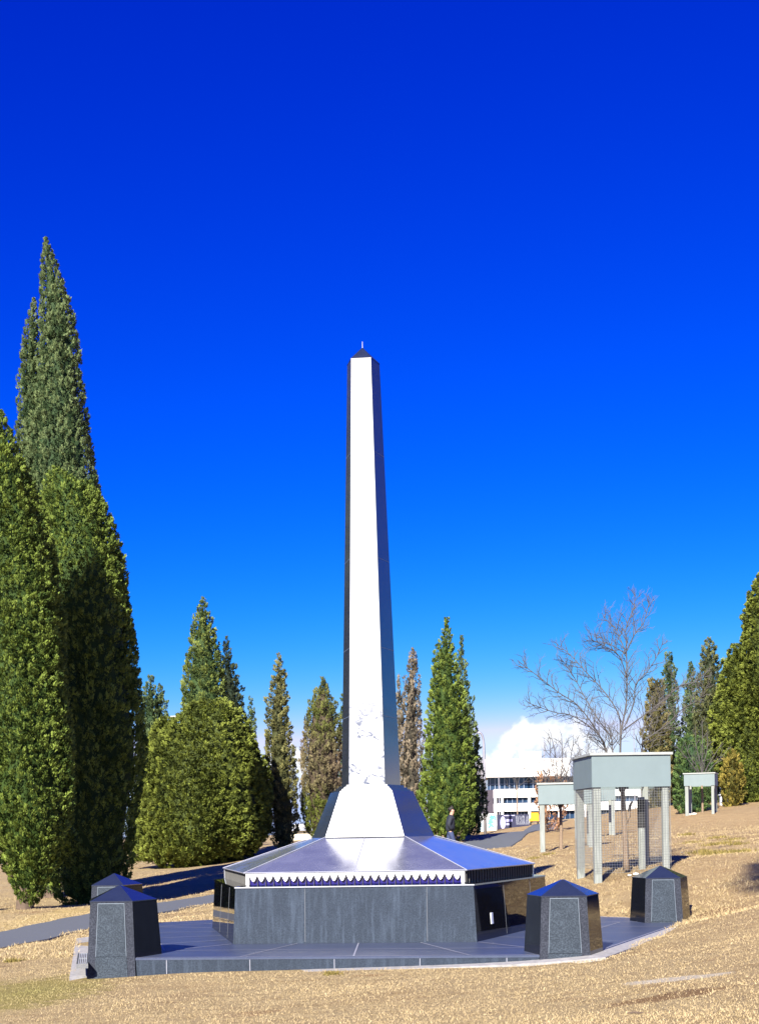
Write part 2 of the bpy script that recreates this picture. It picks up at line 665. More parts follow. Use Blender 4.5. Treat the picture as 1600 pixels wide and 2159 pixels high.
# path
mb = MB()
prev = None
PW = .98
for i, p in enumerate(PATH):
    t = (PATH[min(i + 1, len(PATH) - 1)] - PATH[max(i - 1, 0)]).normalized()
    nrm = Vector((t.y, -t.x, 0))
    wob = .05 * math.sin(i * 1.7)
    row = []
    for s_, dz_ in ((-PW - .05 + wob, -.12), (-PW + wob, .0), (-.5, .012), (0, .015), (.5, .012), (PW - wob, .0), (PW + .05 - wob, -.12)):
        q = p + nrm * s_
        row.append(Vector((q.x, q.y, T(q.x, q.y) + dz_ + .012)))
    if prev:
        for k in range(6):
            mb.face([prev[k], prev[k + 1], row[k + 1], row[k]])
    prev = row
tag(mb.build("path", M_path), kind="structure")

# ------------------------------------------------------------------ platform
plat = empty("platform", (CX, CY, 0), "low five-sided dark granite platform under the obelisk with pale joint lines", "platform")
mb = MB()
mb.loft([pent(PL, -.45), pent(PL, -.030)], 1, True, False)
mb.loft([pent(PL + .006, -.0295), pent(PL + .006, -.008), pent(PL - .004, 0)], 0, True, True)
mb.build("slab", [M_floor, M_rough], plat)
mb = MB()


def strip(mb, a, b, wd, z, mi=0):
    a, b = Vector((a[0], a[1], 0)), Vector((b[0], b[1], 0))
    t = (b - a).normalized()
    n_ = Vector((-t.y, t.x, 0)) * wd * .5
    mb.face([a - n_ + Vector((0, 0, z)), b - n_ + Vector((0, 0, z)), b + n_ + Vector((0, 0, z)), a + n_ + Vector((0, 0, z))])


A5, B5 = pent(2.86, 0), pent(PL - .02, 0)
for i in range(5):
    strip(mb, A5[i], B5[i], .022, .004)
    j = (i + 1) % 5
    for t in (.27, .52, .77):
        strip(mb, A5[i].lerp(A5[j], t), B5[i].lerp(B5[j], t * .92 + .06), .018, .0041)
    for r in (.5,):
        strip(mb, A5[i].lerp(B5[i], r), A5[j].lerp(B5[j], r), .020, .0042)
    # bright arris along the outer edge and riser joints
    strip(mb, B5[i], B5[j], .022, .0043)
    am = R_(270 + 72 * i) + TH
mb.build("joint_lines", M_joint, plat)
mb = MB()
E5 = pent(PL + .003, 0)
for i in range(5):
    j = (i + 1) % 5
    nrm = ((E5[i] + E5[j]) * .5).normalized()
    for t in (.16, .33, .5, .67, .84):
        p = E5[i].lerp(E5[j], t)
        tt = (E5[j] - E5[i]).normalized() * .004
        mb.face([p - tt + Vector((0, 0, -.4)), p + tt + Vector((0, 0, -.4)), p + tt + Vector((0, 0, -.02)), p - tt + Vector((0, 0, -.02))])
mb.build("riser_joints", M_joint, plat)

# concrete kerb strip round the platform, following the grass
mb = MB()
K0, K1 = pent(PL + .004, 0, CX, CY), pent(PL + .30, 0, CX, CY)
prev = None
for i in range(5):
    j = (i + 1) % 5
    for k in range(24):
        t = k / 24
        a, b = K0[i].lerp(K0[j], t), K1[i].lerp(K1[j], t)
        zo = min(T(b.x, b.y) + .02, -.006)
        front = (i == 0)
        if front:
            zo = min(zo, T(b.x, b.y) + .02 - .05 * max(0, 1 - t * 2.2) + .0)
        row = [Vector((a.x, a.y, zo - .25)), Vector((a.x, a.y, zo)), Vector((b.x, b.y, zo - .004)), Vector((b.x, b.y, zo - .25))]
        if prev:
            for q in range(3):
                mb.face([prev[q], row[q], row[q + 1], prev[q + 1]])
        else:
            first = row
        prev = row
for q in range(3):
    mb.face([prev[q], first[q], first[q + 1], prev[q + 1]])
tag(mb.build("kerb", M_conc), "pale concrete kerb strip round the edge of the dark granite platform", "kerb")

# drain grate at the left edge of the platform
dg = empty("drain_grate", (-3.80, 16.95, -.10), "narrow white slatted drain grate beside the front left bollard", "drain", rz=R_(12))
mb = MB()
mb.box(-.07, -.055, -.75, .75, 0, .06)
mb.box(.055, .07, -.75, .75, 0, .06)
for s_ in (-.75, -.01, .735):
    mb.box(-.0545, .0545, s_, s_ + .015, 0, .058)
mb.build("frame", M_steel, dg)
mb = MB()
for k in range(5):
    x = -.045 + k * .0225
    mb.box(x - .006, x + .006, -.733, .733, .02, .054)
mb.build("slats", M_edge, dg)

# ------------------------------------------------------------------ the obelisk
ob = empty("obelisk_monument", (CX, CY, 0), "tall white fronted granite obelisk on a five-sided stepped dark base", "obelisk")
R1, R2, Z2 = 2.832, 2.772, .778
R3, Z3a, Z3 = 2.60, .800, .952
R4, Z4 = 1.010, 1.430
R5, Z5 = .671, 2.118
R6, Z6 = .478, 2.210
R7, Z7, ZA = .262, 8.66, 8.895
mb = MB()
mb.loft([pent(R1, 0.001), pent(R2 + .001, Z2 - .022)], 1, False, False, mis=[0, 1, 1, 1, 1])
mb.build("plinth", [M_rough, M_black], ob)
mb = MB()
mb.loft([pent(R2 + .014, Z2 - .0215), pent(R2 + .010, Z2), pent(R3 - .05, Z3a)], 0, True, True)
mb.build("ledge", M_black, ob)
# pale top line of the front face
mb = MB()
for i in range(5):
    j = (i + 1) % 5
a, b = pent(R2 + .018, Z2 - .010)[0], pent(R2 + .018, Z2 - .010)[1]
t = (b - a).normalized()
mb.loft([[a + Vector((0, 0, -.008)), b + Vector((0, 0, -.008)), b + Vector((0, .02, -.008)), a + Vector((0, .02, -.008))],
         [a + Vector((0, 0, .008)), b + Vector((0, 0, .008)), b + Vector((0, .02, .008)), a + Vector((0, .02, .008))]])
mb.build("top_line", M_edge, ob)
# plinth face joints
mb = MB()


def face_frame(i, r0, z0, r1, z1):
    """frame of pentagon side i (between vertex i and i+1): origin at side's lower middle, x along the side, z up the slope, y inwards"""
    a0, b0 = pent(r0, z0)[i], pent(r0, z0)[(i + 1) % 5]
    a1, b1 = pent(r1, z1)[i], pent(r1, z1)[(i + 1) % 5]
    o0, o1 = (a0 + b0) * .5, (a1 + b1) * .5
    x = (b0 - a0).normalized()
    z = (o1 - o0).normalized()
    y = z.cross(x)
    M = Matrix((x, y, z)).transposed().to_4x4()
    M.translation = o0
    return M, (b0 - a0).length, (b1 - a1).length, (o1 - o0).length


for i in range(5):
    M, w0, w1, hh = face_frame(i, R1, 0, R2, Z2)
    for fx in ((-.2, .3) if i == 0 else (-.12, .25)):
        mb.box(fx * w0 - .003, fx * w0 + .003, -.002, .002, .02, hh - .03, M=M)
mb.build("plinth_joints", plain("joint_dark", (.10, .11, .13), .6, .1), ob)
# small white plate on the right-hand plinth face
M, w0, w1, hh = face_frame(1, R1, 0, R2, Z2)
mb = MB()
mb.box(-w0 * .5 + .62, -w0 * .5 + .705, -.008, .001, .20, .285 + .07, M=M)
o = mb.build("plate", M_mwhite, ob)
o["label"] = "small white plate low on the polished plinth face"

# frieze
NS = 26
M, w0, w1, hh = face_frame(0, R3 - .035, Z3a - .003, R3 - .035, Z3)
mb = MB()
mb.loft([pent(R3 - .04, Z3a - .002), pent(R3 - .04, Z3)], 1, False, False, mis=[0, 1, 1, 1, 1])
mb.build("frieze_recess", [M_indigo, M_black], ob)
H = Z3 - Z3a
mb = MB()
fw = w0 - .06
pw = .048
mb.box(-w0 / 2, -w0 / 2 + pw, -.045, -.006, 0, H, M=M)
mb.box(w0 / 2 - pw, w0 / 2, -.045, -.006, 0, H, M=M)
sp = (w0 - 2 * pw) / NS
for k in range(NS):
    x0 = -w0 / 2 + pw + k * sp
    poly = [(x0, H)]
    for q in range(15):
        u = q / 14.0
        d_ = .026 + .060 * (1 - abs(2 * u - 1) ** 1.7) ** 1.0
        d_ = .016 + .092 * (math.sin(math.pi * u) ** 1.15)
        poly.append((x0 + u * sp, H - d_))
    poly.append((x0 + sp, H))
    mb.prism(poly, M @ Matrix.Translation((0, -.006, 0)), .040)
o = mb.build("scallop_band", M_white, ob)
for k in range(1, NS):
    x0 = -w0 / 2 + pw + k * sp
    mb = MB()
    mb.box(x0 - .004, x0 + .004, -.030, -.006, 0, H - .02, M=M)
    mb.build("fin", M_fin, ob)
mb = MB()
for i in (1, 2, 3, 4):
    Mi, w0i, _, _ = face_frame(i, R3 - .04, Z3a, R3 - .04, Z3)
    for k in range(0, 27):
        x0 = -w0i / 2 + .03 + k * (w0i - .06) / 26
        mb.box(x0 - .004, x0 + .004, -.02, -.001, 0, H - .004, M=Mi)
sf = mb.build("side_fins", plain("side_fin", (.10, .10, .10), .35, .1), ob)
sf["kind"] = "stuff"
mb = MB()
for i in (2, 3, 4):
    v0, v1 = pent(R3 + .004, Z3a - .002)[i], pent(R3 + .004, Z3)[i]
    rad = Vector((v0.x, v0.y, 0)).normalized() * .02
    mb.tube([v0 - rad, v1 - rad], .012, 6)
mb.build("corner_trim", M_steel, ob)
# roof of the base
mb = MB()
mb.loft([pent(R3 + .018, Z3 + .001), pent(R3 + .018, Z3 + .014), pent(R4 - .1, Z4 + .04 * .5)], 0, True, True, mis=[1, 0, 0, 0, 0])
mb.build("roof", [M_roof, M_rooff], ob)
mb = MB()
for i in range(5):
    a, b = pent(R3 + .012, Z3 + .017)[i], pent(R4, Z4 + .003)[i]
    mb.tube([a, b], .006, 4)
    c_, d_ = pent(R3 + .016, Z3 + .014)[i], pent(R3 + .016, Z3 + .014)[(i + 1) % 5]
    mb.tube([c_, d_], .006, 4)
# joint down the middle of the front slope
a = (pent(R3, Z3 + .017)[0] * .5 + pent(R3, Z3 + .017)[1] * .5)
b = (pent(R4, Z4 + .001)[0] * .5 + pent(R4, Z4 + .001)[1] * .5)
mb.tube([a, b], .004, 4)
mb.build("roof_arrises", M_joint, ob)
# flared base, steps, shaft: grey granite bodies with white front slabs
for nm, ra, za, rb, zb in (("flared_base", R4, Z4 - .03, R5, Z5),):
    mb = MB()
    mb.loft([pent(ra, za), pent(rb, zb)], 0)
    mb.build(nm, M_side, ob)
    M, w0, w1, hh = face_frame(0, ra, za + .03, rb, zb)
    mb = MB()
    mb.prism([(-w0 / 2 + .012, .004), (w0 / 2 - .012, .004), (w1 / 2 - .010, hh), (-w1 / 2 + .010, hh)], M, .006)
    mb.build("front_slab", M_white, ob)
zs = [Z5, Z5 + .030, Z5 + .060, Z6]
rs = [R5 - .035, R5 - .085, R5 - .135]
for k in range(3):
    mb = MB()
    mb.loft([pent(rs[k], zs[k] + .0002), pent(rs[k] - .008, zs[k + 1])], 0)
    st = mb.build("step", M_side, ob)
    M, w0, w1, hh = face_frame(0, rs[k], zs[k], rs[k] - .008, zs[k + 1])
    mb = MB()
    mb.prism([(-w0 / 2 + .012, .001), (w0 / 2 - .012, .001), (w1 / 2 - .012, hh), (-w1 / 2 + .012, hh)], M, .006)
    mb.build("step_front", M_white, st)
mb = MB()
mb.loft([pent(R6, Z6 + .0002), pent(R7, Z7)], 0)
mb.build("shaft", M_side, ob)
M, w0, w1, hh = face_frame(0, R6, Z6, R7, Z7)
mb = MB()
mb.prism([(-w0 / 2 + .012, .001), (w0 / 2 - .012, .001), (w1 / 2 - .008, hh), (-w1 / 2 + .008, hh)], M, .006)
mb.build("marble_face", M_marble, ob)
mb = MB()
for f_ in (.16, .32, .53, .78):
    zz = Z6 + f_ * (Z7 - Z6)
    rr = R6 + f_ * (R7 - R6) + .0015
    q0, q1 = pent(rr, zz - .004), pent(rr, zz + .004)
    for i in (1, 2, 3, 4):
        j = (i + 1) % 5
        mb.face([q0[i], q0[j], q1[j], q1[i]])
mb.build("shaft_joints", M_pedge, ob)
mb = MB()
for f_ in (.30, .55):
    mb.box(-(w0 + (w1 - w0) * f_) / 2 + .013, (w0 + (w1 - w0) * f_) / 2 - .013, -.0075, -.0061, hh * f_ - .002, hh * f_ + .002, M=M)
mb.build("marble_joints", plain("marble_joint", (.42, .43, .47), .6, .1), ob)
mb = MB()
mb.loft([pent(R7 + .004, Z7 + .0005), pent(R7 + .004, Z7 + .012), pent(.012, ZA)], 0)
cap = mb.build("capstone", M_gcap, ob)
mb = MB()
mb.tube([(0, 0, ZA - .01), (0, 0, ZA + .10)], [.0032, .002], 6)
mb.build("finial_rod", M_metal, cap)

# ------------------------------------------------------------------ bollards
RB, ZB = 4.715, .885
BG = "granite bollards at the platform corners"


def make_bollard(loc, label):
    b = empty("granite_bollard", loc, label, "bollard", BG)
    rb, rt, zt, zb_ = .522, .456, .69, -.36
    mb = MB()
    k = (rt - rb) / (zt + .2)
    rbot = rb - k * (zb_ + .2) * 1.0
    mb.loft([pent(rb + (-.2 - zb_) * -k, zb_), pent(rt, zt)], 1, True, True, mis=[0, 1, 1, 1, 1])
    body = mb.build("body", [M_strip, M_bside], b)
    r0 = rb + (-.2 - zb_) * -k
    M, w0, w1, hh = face_frame(0, r0, zb_, rt, zt)
    mb = MB()
    c0, c1 = .19, .185

    def wx(f, h):       # half width at slope height h, inset
        return (w0 + (w1 - w0) * h / hh) * .5 - .10
    h0, hj, h1 = .02, -zb_ + .02, hh - .015
    mb.prism([(-wx(0, h0), h0), (wx(0, h0), h0), (wx(0, hj - .005), hj - .005), (-wx(0, hj - .005), hj - .005)], M, .007)
    mb.prism([(-wx(0, hj), hj), (wx(0, hj), hj), (wx(0, h1), h1), (-wx(0, h1), h1)], M, .007)
    mb.build("front_panel", M_panel, body, bevel=.0)
    mb = MB()
    e = .007
    for s_ in (-1, 1):
        mb.prism([(s_ * wx(0, hj) - (e if s_ > 0 else 0) + (e if s_ < 0 else 0) * 0, hj), (s_ * wx(0, hj) + (e if s_ < 0 else 0), hj),
                  (s_ * wx(0, h1) + (e if s_ < 0 else 0), h1), (s_ * wx(0, h1) - (e if s_ > 0 else 0), h1)], M @ Matrix.Translation((0, -.0072, 0)), .002)
    mb.prism([(-wx(0, h1), h1 - .009), (wx(0, h1), h1 - .009), (wx(0, h1), h1), (-wx(0, h1), h1)], M @ Matrix.Translation((0, -.0074, 0)), .002)
    mb.build("panel_edge", M_pedge, body)
    mb = MB()
    mb.loft([pent(rt + .006, zt + .0005), pent(rt + .006, zt + .012), pent(.012, ZB)], 1, True, True, mis=[0, 1, 1, 1, 1])
    mb.build("cap", [M_gcap, M_gpol], b)
    return b


def children(o):
    return [c for c in bpy.data.objects if c.parent == o]


def copy_tree(o, parent=None):
    c = o.copy()
    col.objects.link(c)
    c.parent = parent
    for ch in children(o):
        copy_tree(ch, c)
    return c


bl = []
BL = [(0, "granite bollard at the near left platform corner, its shadow falling on the paving"),
      (1, "granite bollard at the near right corner of the platform, overlapping the dark plinth face"),
      (2, "granite bollard at the far right platform corner, before the big tree guard"),
      (4, "granite bollard at the far left corner, mostly hidden behind the nearest bollard")]
proto = None
for i, lab in BL:
    v = pent(RB, 0, CX, CY)[i]
    if proto is None:
        proto = make_bollard(v, lab)
    else:
        o = copy_tree(proto)
        o.location = v
        o["label"] = lab


# ------------------------------------------------------------------ foliage
def unit(a):
    return a / np.maximum(np.linalg.norm(a, axis=-1, keepdims=True), 1e-9)


def foliage(seed, stems, mound=.13, leaf=.075, leaves=46, spacing=1.28, up=.9, outw=.6, cols=None, core=True, sparse=1.0,
            colfn=None, stretch=1.95, lump=.09, wisp=.008):
    """stems: list of (profile [(h, r)...], axis [(h, x, y)...]).  Returns V, F, C: mounds of small leaves over an uneven core."""
    rg = np.random.default_rng(seed)
    Vs, Fs, Cs = [], [], []
    nv = 0
    cols = np.array(cols) * FG * np.array([[.75], [1.25]])  # tone spread widened to paint lit clumps and dark gaps into the leaves
    for prof, ax in stems:
        ph, pr_ = np.array([p[0] for p in prof]), np.array([p[1] for p in prof])
        ah, axx, ayy = np.array([p[0] for p in ax]), np.array([p[1] for p in ax]), np.array([p[2] for p in ax])
        lw = [(rg.uniform(1, 6), rg.uniform(.4, 3.0) / max(.5, pr_.max()), rg.uniform(0, 6.28), rg.uniform(.3, 1)) for _ in range(9)]

        def lumps(th, h):
            s = 0
            for a_, b_, c_, d_ in lw:
                s = s + d_ * np.sin(np.round(a_) * th + b_ * h + c_)
            return 1 + lump * s / 2.2
        rmax = pr_.max()
        hl, tl = [], []
        hc = ph[0] + mound * .3
        while hc < ph[-1]:
            rr = float(np.interp(hc, ph, pr_))
            f = min(1.0, max(.42, .35 + rr / (rmax * .55)))
            nc = max(2, int(2 * math.pi * max(rr, .03) / (mound * f * spacing) * sparse + .5))
            hl.append(hc + rg.uniform(-.5, .5, nc) * mound * stretch * f)
            tl.append((np.arange(nc) + rg.uniform(-.33, .33, nc) + rg.random()) * 2 * np.pi / nc)
            hc += mound * stretch * f * 1.0
        h = np.concatenate(hl)
        th = np.concatenate(tl)
        n = len(h)
        r = np.interp(h, ph, pr_)
        ms = mound * rg.uniform(.7, 1.25, n) * np.clip(.35 + r / (rmax * .55), .42, 1)
        out_ = rg.random(n) < wisp
        rad = np.maximum(r * lumps(th, h) - ms * .25 - np.abs(rg.normal(0, .65, n)) * ms, 0) + np.where(out_, ms * 1.0, 0)
        cx_, cy_ = np.interp(h, ah, axx), np.interp(h, ah, ayy)
        ctr = np.stack([cx_ + rad * np.cos(th), cy_ + rad * np.sin(th), h], 1)
        outd = np.stack([np.cos(th), np.sin(th), np.zeros(n)], 1)
        axis_ = unit(outd * outw + np.array([0, 0, up]) + rg.normal(0, .22, (n, 3)))
        k = leaves
        u = unit(rg.normal(0, 1, (n, k, 3)) + axis_[:, None] * .45 + outd[:, None] * .55)
        off = u * (ms[:, None, None] * .72 * rg.uniform(.7, 1.05, (n, k, 1)))
        along = (off * axis_[:, None]).sum(-1, keepdims=True) * axis_[:, None]
        off = off + along * (stretch - 1)
        base = ctr[:, None] + off
        dirv_ = unit(u * .5 + axis_[:, None] * 1.0 + rg.normal(0, .26, (n, k, 3)))
        L = leaf * rg.uniform(.6, 1.35, (n, k, 1)) * np.clip(ms / mound, .6, 1.1)[:, None, None]
        side = unit(np.cross(dirv_, u + rg.normal(0, .18, (n, k, 3))))
        wd = L * .27
        a = base - dirv_ * L * .35
        b = base + side * wd + dirv_ * L * .1
        c = base + dirv_ * L * .75
        d = base - side * wd + dirv_ * L * .1
        V = np.stack([a, b, c, d], 2).reshape(-1, 3)
        m = n * k
        Fq_ = (np.arange(m * 4).reshape(m, 4)) + nv
        t = np.clip(rg.beta(.75, .65, (n, 1)) + rg.normal(0, .12, (n, k)), 0, 1)
        if colfn is not None:
            cc_ = FG * colfn(t, np.repeat(h[:, None], k, 1), np.repeat(th[:, None], k, 1), rg)
        else:
            cc_ = cols[0][None, None] * (1 - t[..., None]) + cols[1][None, None] * t[..., None]
        Vs.append(V)
        Fs.append(Fq_)
        Cs.append(np.repeat(cc_.reshape(-1, 3), 4, 0))
        nv += len(V)
        if core:
            nr, ns = 36, 22
            hh_ = np.linspace(ph[0], ph[-1], nr)
            tt = np.linspace(0, 2 * np.pi, ns, endpoint=False)
            HH, TT = np.meshgrid(hh_, tt, indexing='ij')
            RR = np.maximum(np.interp(HH, ph, pr_) * lumps(TT, HH) * .86 - mound * 1.25, .004)
            RR[0] *= .3
            RR[-1] *= .2
            V = np.stack([np.interp(HH, ah, axx) + RR * np.cos(TT), np.interp(HH, ah, ayy) + RR * np.sin(TT), HH], -1).reshape(-1, 3)
            ii = np.arange(nr * ns).reshape(nr, ns)
            f = np.stack([ii[:-1], np.roll(ii, -1, 1)[:-1], np.roll(ii, -1, 1)[1:], ii[1:]], -1).reshape(-1, 4) + nv
            Vs.append(V)
            Fs.append(f)
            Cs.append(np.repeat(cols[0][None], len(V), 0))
            nv += len(V)
    return np.concatenate(Vs), np.concatenate(Fs), np.concatenate(Cs)


GREEN = ((.026, .050, .009), (.100, .134, .024))
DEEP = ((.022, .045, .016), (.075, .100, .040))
OLIVE = ((.038, .052, .009), (.116, .138, .024))
BROWN = ((.060, .045, .030), (.210, .160, .105))


def tree(name, base, stems_px, d, label, group, cols, seed, trunk_h=1.0, trunk_r=.14, mscale=1.0, **kw):
    """stems_px: list of outlines [(y, xleft, xright)...] from top to bottom in photo pixels at depth d"""
    b = P(*base)
    b.z = T(b.x, b.y) - .03
    root = empty(name, b, label, "tree", group)
    stems = []
    for k, sil in enumerate(stems_px):
        prof, ax = [], []
        for (y, xl, xr) in reversed(sil):
            p0, p1 = P(xl, y, d), P(xr, y, d)
            c = (p0 + p1) * .5
            prof.append((c.z - b.z, max(.012, (p1.x - p0.x) * .5)))
            ax.append((c.z - b.z, c.x - b.x, (d - b.y) + .25 * k))
        stems.append((prof, ax))
    s = max(1.0, d / 36.0) ** .70 * mscale
    V, Fq_, C = foliage(seed, stems, mound=.108 * s, leaf=.066 * s, cols=cols, **kw)
    mesh_np("crown", V, Fq_, M_fol, root, C)
    mb = MB()
    rg = random.Random(seed)
    pts = [(rg.uniform(-.02, .02), rg.uniform(-.02, .02), -.25), (0, 0, .05), (rg.uniform(-.05, .05), 0, trunk_h * .5), (0, 0, trunk_h + .4)]
    mb.tube(pts, [trunk_r * 1.5, trunk_r * 1.15, trunk_r, trunk_r * .75], 9)
    mb.build("trunk", M_bark_d, root, smooth=True)
    return root


CG = "cypress trees round the lawn"
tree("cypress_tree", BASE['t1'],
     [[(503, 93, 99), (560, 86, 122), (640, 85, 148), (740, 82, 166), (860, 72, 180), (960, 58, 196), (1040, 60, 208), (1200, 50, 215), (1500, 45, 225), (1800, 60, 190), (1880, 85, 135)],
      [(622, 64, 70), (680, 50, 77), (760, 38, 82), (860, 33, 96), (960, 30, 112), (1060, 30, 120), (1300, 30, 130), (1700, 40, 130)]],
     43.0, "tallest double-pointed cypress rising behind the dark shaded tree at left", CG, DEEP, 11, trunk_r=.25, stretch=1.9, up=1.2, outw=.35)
tree("cypress_tree", BASE['t2'],
     [[(986, 112, 122), (1040, 90, 200), (1110, 82, 238), (1200, 76, 262), (1300, 76, 276), (1450, 82, 292), (1580, 90, 303), (1700, 95, 290), (1800, 102, 280), (1860, 112, 270), (1898, 125, 256), (1912, 150, 235)],
      [(1012, 178, 190), (1060, 150, 218), (1200, 120, 250), (1400, 120, 270), (1700, 130, 270)]],
     39.0, "broad cypress with lit upper crown and lower half in black shade, left", CG, GREEN, 12, trunk_r=.22)
tree("cypress_tree", BASE['t3'],
     [[(862, -6, 4), (920, -26, 28), (1000, -42, 58), (1100, -55, 84), (1200, -62, 108), (1300, -66, 126), (1450, -68, 140), (1600, -64, 152), (1700, -50, 150), (1760, -30, 140), (1830, 8, 112), (1885, 34, 92), (1908, 44, 78)],
      [(980, 40, 48), (1040, 20, 74), (1150, 0, 104), (1300, -10, 126), (1600, 0, 140)],
      [(1755, 118, 150), (1775, 112, 156), (1800, 100, 140), (1830, 90, 118)]],
     33.7, "bright sunlit cypress cut by the left edge of the photo", CG, GREEN, 13, trunk_r=.2, stretch=1.4)
tree("cypress_tree", (-118, 1925, 32.5),
     [[(800, -122, -114), (880, -150, -86), (1000, -178, -62), (1200, -200, -44), (1450, -208, -34), (1700, -200, -38), (1860, -170, -66), (1915, -140, -96)]],
     32.5, "cypress just beyond the left edge of the photo whose shadow darkens the broad cypress", CG, GREEN, 34, trunk_r=.2)
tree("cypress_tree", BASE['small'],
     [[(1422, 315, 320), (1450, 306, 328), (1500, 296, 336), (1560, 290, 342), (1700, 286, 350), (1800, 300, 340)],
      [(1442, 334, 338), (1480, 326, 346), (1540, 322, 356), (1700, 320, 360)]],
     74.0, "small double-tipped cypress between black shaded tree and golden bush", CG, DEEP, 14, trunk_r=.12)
tree("cypress_tree", BASE['cyp'],
     [[(1262, 426, 430), (1300, 411, 442), (1340, 403, 454), (1390, 394, 465), (1440, 388, 474), (1500, 384, 480), (1560, 382, 486), (1700, 380, 486), (1800, 400, 465)]],
     66.0, "pointed green cypress rising straight out of the golden bush", CG, ((.030, .055, .016), (.105, .130, .030)), 15, trunk_r=.18)
tree("golden_bush", BASE['bush'],
     [[(1478, 414, 476), (1500, 388, 500), (1530, 356, 520), (1570, 326, 540), (1620, 308, 554), (1700, 296, 560), (1760, 292, 550), (1800, 304, 520), (1828, 345, 465)],
      [(1510, 334, 352), (1535, 318, 376), (1580, 308, 400), (1660, 296, 400), (1760, 286, 400), (1800, 292, 380)],
      [(1528, 488, 508), (1560, 478, 536), (1620, 470, 560), (1690, 470, 568), (1740, 480, 556)],
      [(1700, 268, 300), (1740, 270, 330), (1790, 270, 350), (1818, 276, 330)],
      [(1690, 370, 420), (1720, 360, 440), (1770, 362, 450), (1815, 372, 440)],
      [(1740, 470, 520), (1770, 462, 540), (1806, 470, 530)]],
     62.0, "wide rounded olive gold conifer bush at the foot of a pointed cypress", None, OLIVE, 16, trunk_r=.2, stretch=1.1, up=.5, outw=.9, trunk_h=.7, mscale=1.15, lump=.15)
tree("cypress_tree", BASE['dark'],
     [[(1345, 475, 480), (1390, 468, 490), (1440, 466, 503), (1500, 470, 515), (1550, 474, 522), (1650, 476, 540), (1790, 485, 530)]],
     72.0, "narrow shaded cypress tucked behind the pointed one above the golden bush", CG, ((.012, .022, .012), (.035, .045, .022)), 17, trunk_r=.12)  # darkened leaf tones put the neighbour's shade into the crown colour
tree("cypress_tree", (534, 1800, 80.0),
     [[(1470, 527, 531), (1500, 524, 536), (1540, 523, 540), (1600, 522, 545), (1780, 525, 545)]],
     80.0, "thin wispy cypress tip just right of the golden bush", CG, DEEP, 18, trunk_r=.08, core=False, sparse=.9)
tree("cypress_tree", BASE['slim'],
     [[(1383, 586, 590), (1410, 578, 600), (1450, 572, 605), (1500, 564, 607), (1560, 560, 614), (1620, 558, 622), (1700, 560, 627), (1760, 568, 626), (1790, 585, 612)]],
     66.0, "slim dull green cypress standing alone between golden bush and brown cypress", CG, ((.045, .050, .018), (.130, .125, .045)), 19, trunk_r=.12)


def brown_green(t, h, th, rg):
    g0, g1 = np.array(OLIVE[0]) * .9, np.array(OLIVE[1]) * .75
    b0, b1 = np.array(BROWN[0]), np.array(BROWN[1]) * .9
    f = np.clip((h - 2.2) / .9, 0, 1)
    f2 = np.clip((h - 5.4) / 1.5 + .5 * np.sin(th + 2.5), 0, 1)
    f = (f * (1 - f2 * .8) * np.clip(1.1 + .5 * np.sin(th - 2.8 + 3.14), .35, 1))[..., None]
    tt = t[..., None]
    return (g0 * (1 - tt) + g1 * tt) * (1 - f) + (b0 * (1 - tt) + b1 * tt) * f


tree("cypress_tree", BASE['brown'],
     [[(1428, 679, 683), (1448, 672, 690), (1480, 655, 704), (1520, 645, 715), (1580, 638, 722), (1640, 634, 724), (1700, 634, 722), (1740, 640, 718), (1768, 655, 700)]],
     76.0, "half dead cypress with brown middle and green foot left of the obelisk", CG, BROWN, 20, trunk_r=.14, colfn=brown_green, stretch=2.2, up=1.4, outw=.3, wisp=.08)
tree("cypress_tree", (726, 1775, 84.0),
     [[(1466, 720, 724), (1500, 717, 734), (1600, 712, 745), (1760, 715, 745)]],
     84.0, "cypress mostly hidden behind the obelisk shaft, its left edge showing", CG, DEEP, 21, trunk_r=.12)
tree("cypress_tree", BASE['brown2'],
     [[(1366, 868, 876), (1400, 860, 882), (1450, 850, 884), (1520, 842, 888), (1600, 838, 892), (1680, 836, 898), (1740, 842, 900), (1768, 858, 885)],
      [(1424, 838, 842), (1460, 836, 846), (1540, 832, 850), (1700, 830, 850)]],
     62.0, "thinning grey brown cypress close to the right side of the obelisk", CG, ((.042, .038, .028), (.150, .122, .086)), 22, trunk_r=.12, stretch=2.3, up=1.5, outw=.25, wisp=.1, sparse=.8)
tree("cypress_tree", BASE['bigc'],
     [[(1303, 939, 943), (1340, 932, 951), (1380, 917, 958), (1430, 909, 968), (1500, 903, 982), (1570, 897, 992), (1640, 890, 1000), (1700, 886, 1006), (1740, 895, 1000), (1764, 918, 980)]],
     57.0, "large dense green cypress behind the walking person", CG, GREEN, 23, trunk_r=.2, wisp=.02)
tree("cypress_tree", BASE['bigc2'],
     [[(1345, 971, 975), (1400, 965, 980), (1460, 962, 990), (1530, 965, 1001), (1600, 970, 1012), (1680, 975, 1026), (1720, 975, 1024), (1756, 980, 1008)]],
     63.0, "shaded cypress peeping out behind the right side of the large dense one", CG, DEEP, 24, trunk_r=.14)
tree("cypress_tree", BASE['r1'],
     [[(1434, 1374, 1396), (1450, 1366, 1400), (1500, 1360, 1406), (1580, 1356, 1412), (1640, 1354, 1414), (1700, 1358, 1412), (1716, 1362, 1405)]],
     78.0, "blunt brownish green cypress behind the right end of the big tree guard", CG, ((.045, .045, .016), (.120, .105, .040)), 25, trunk_r=.16)
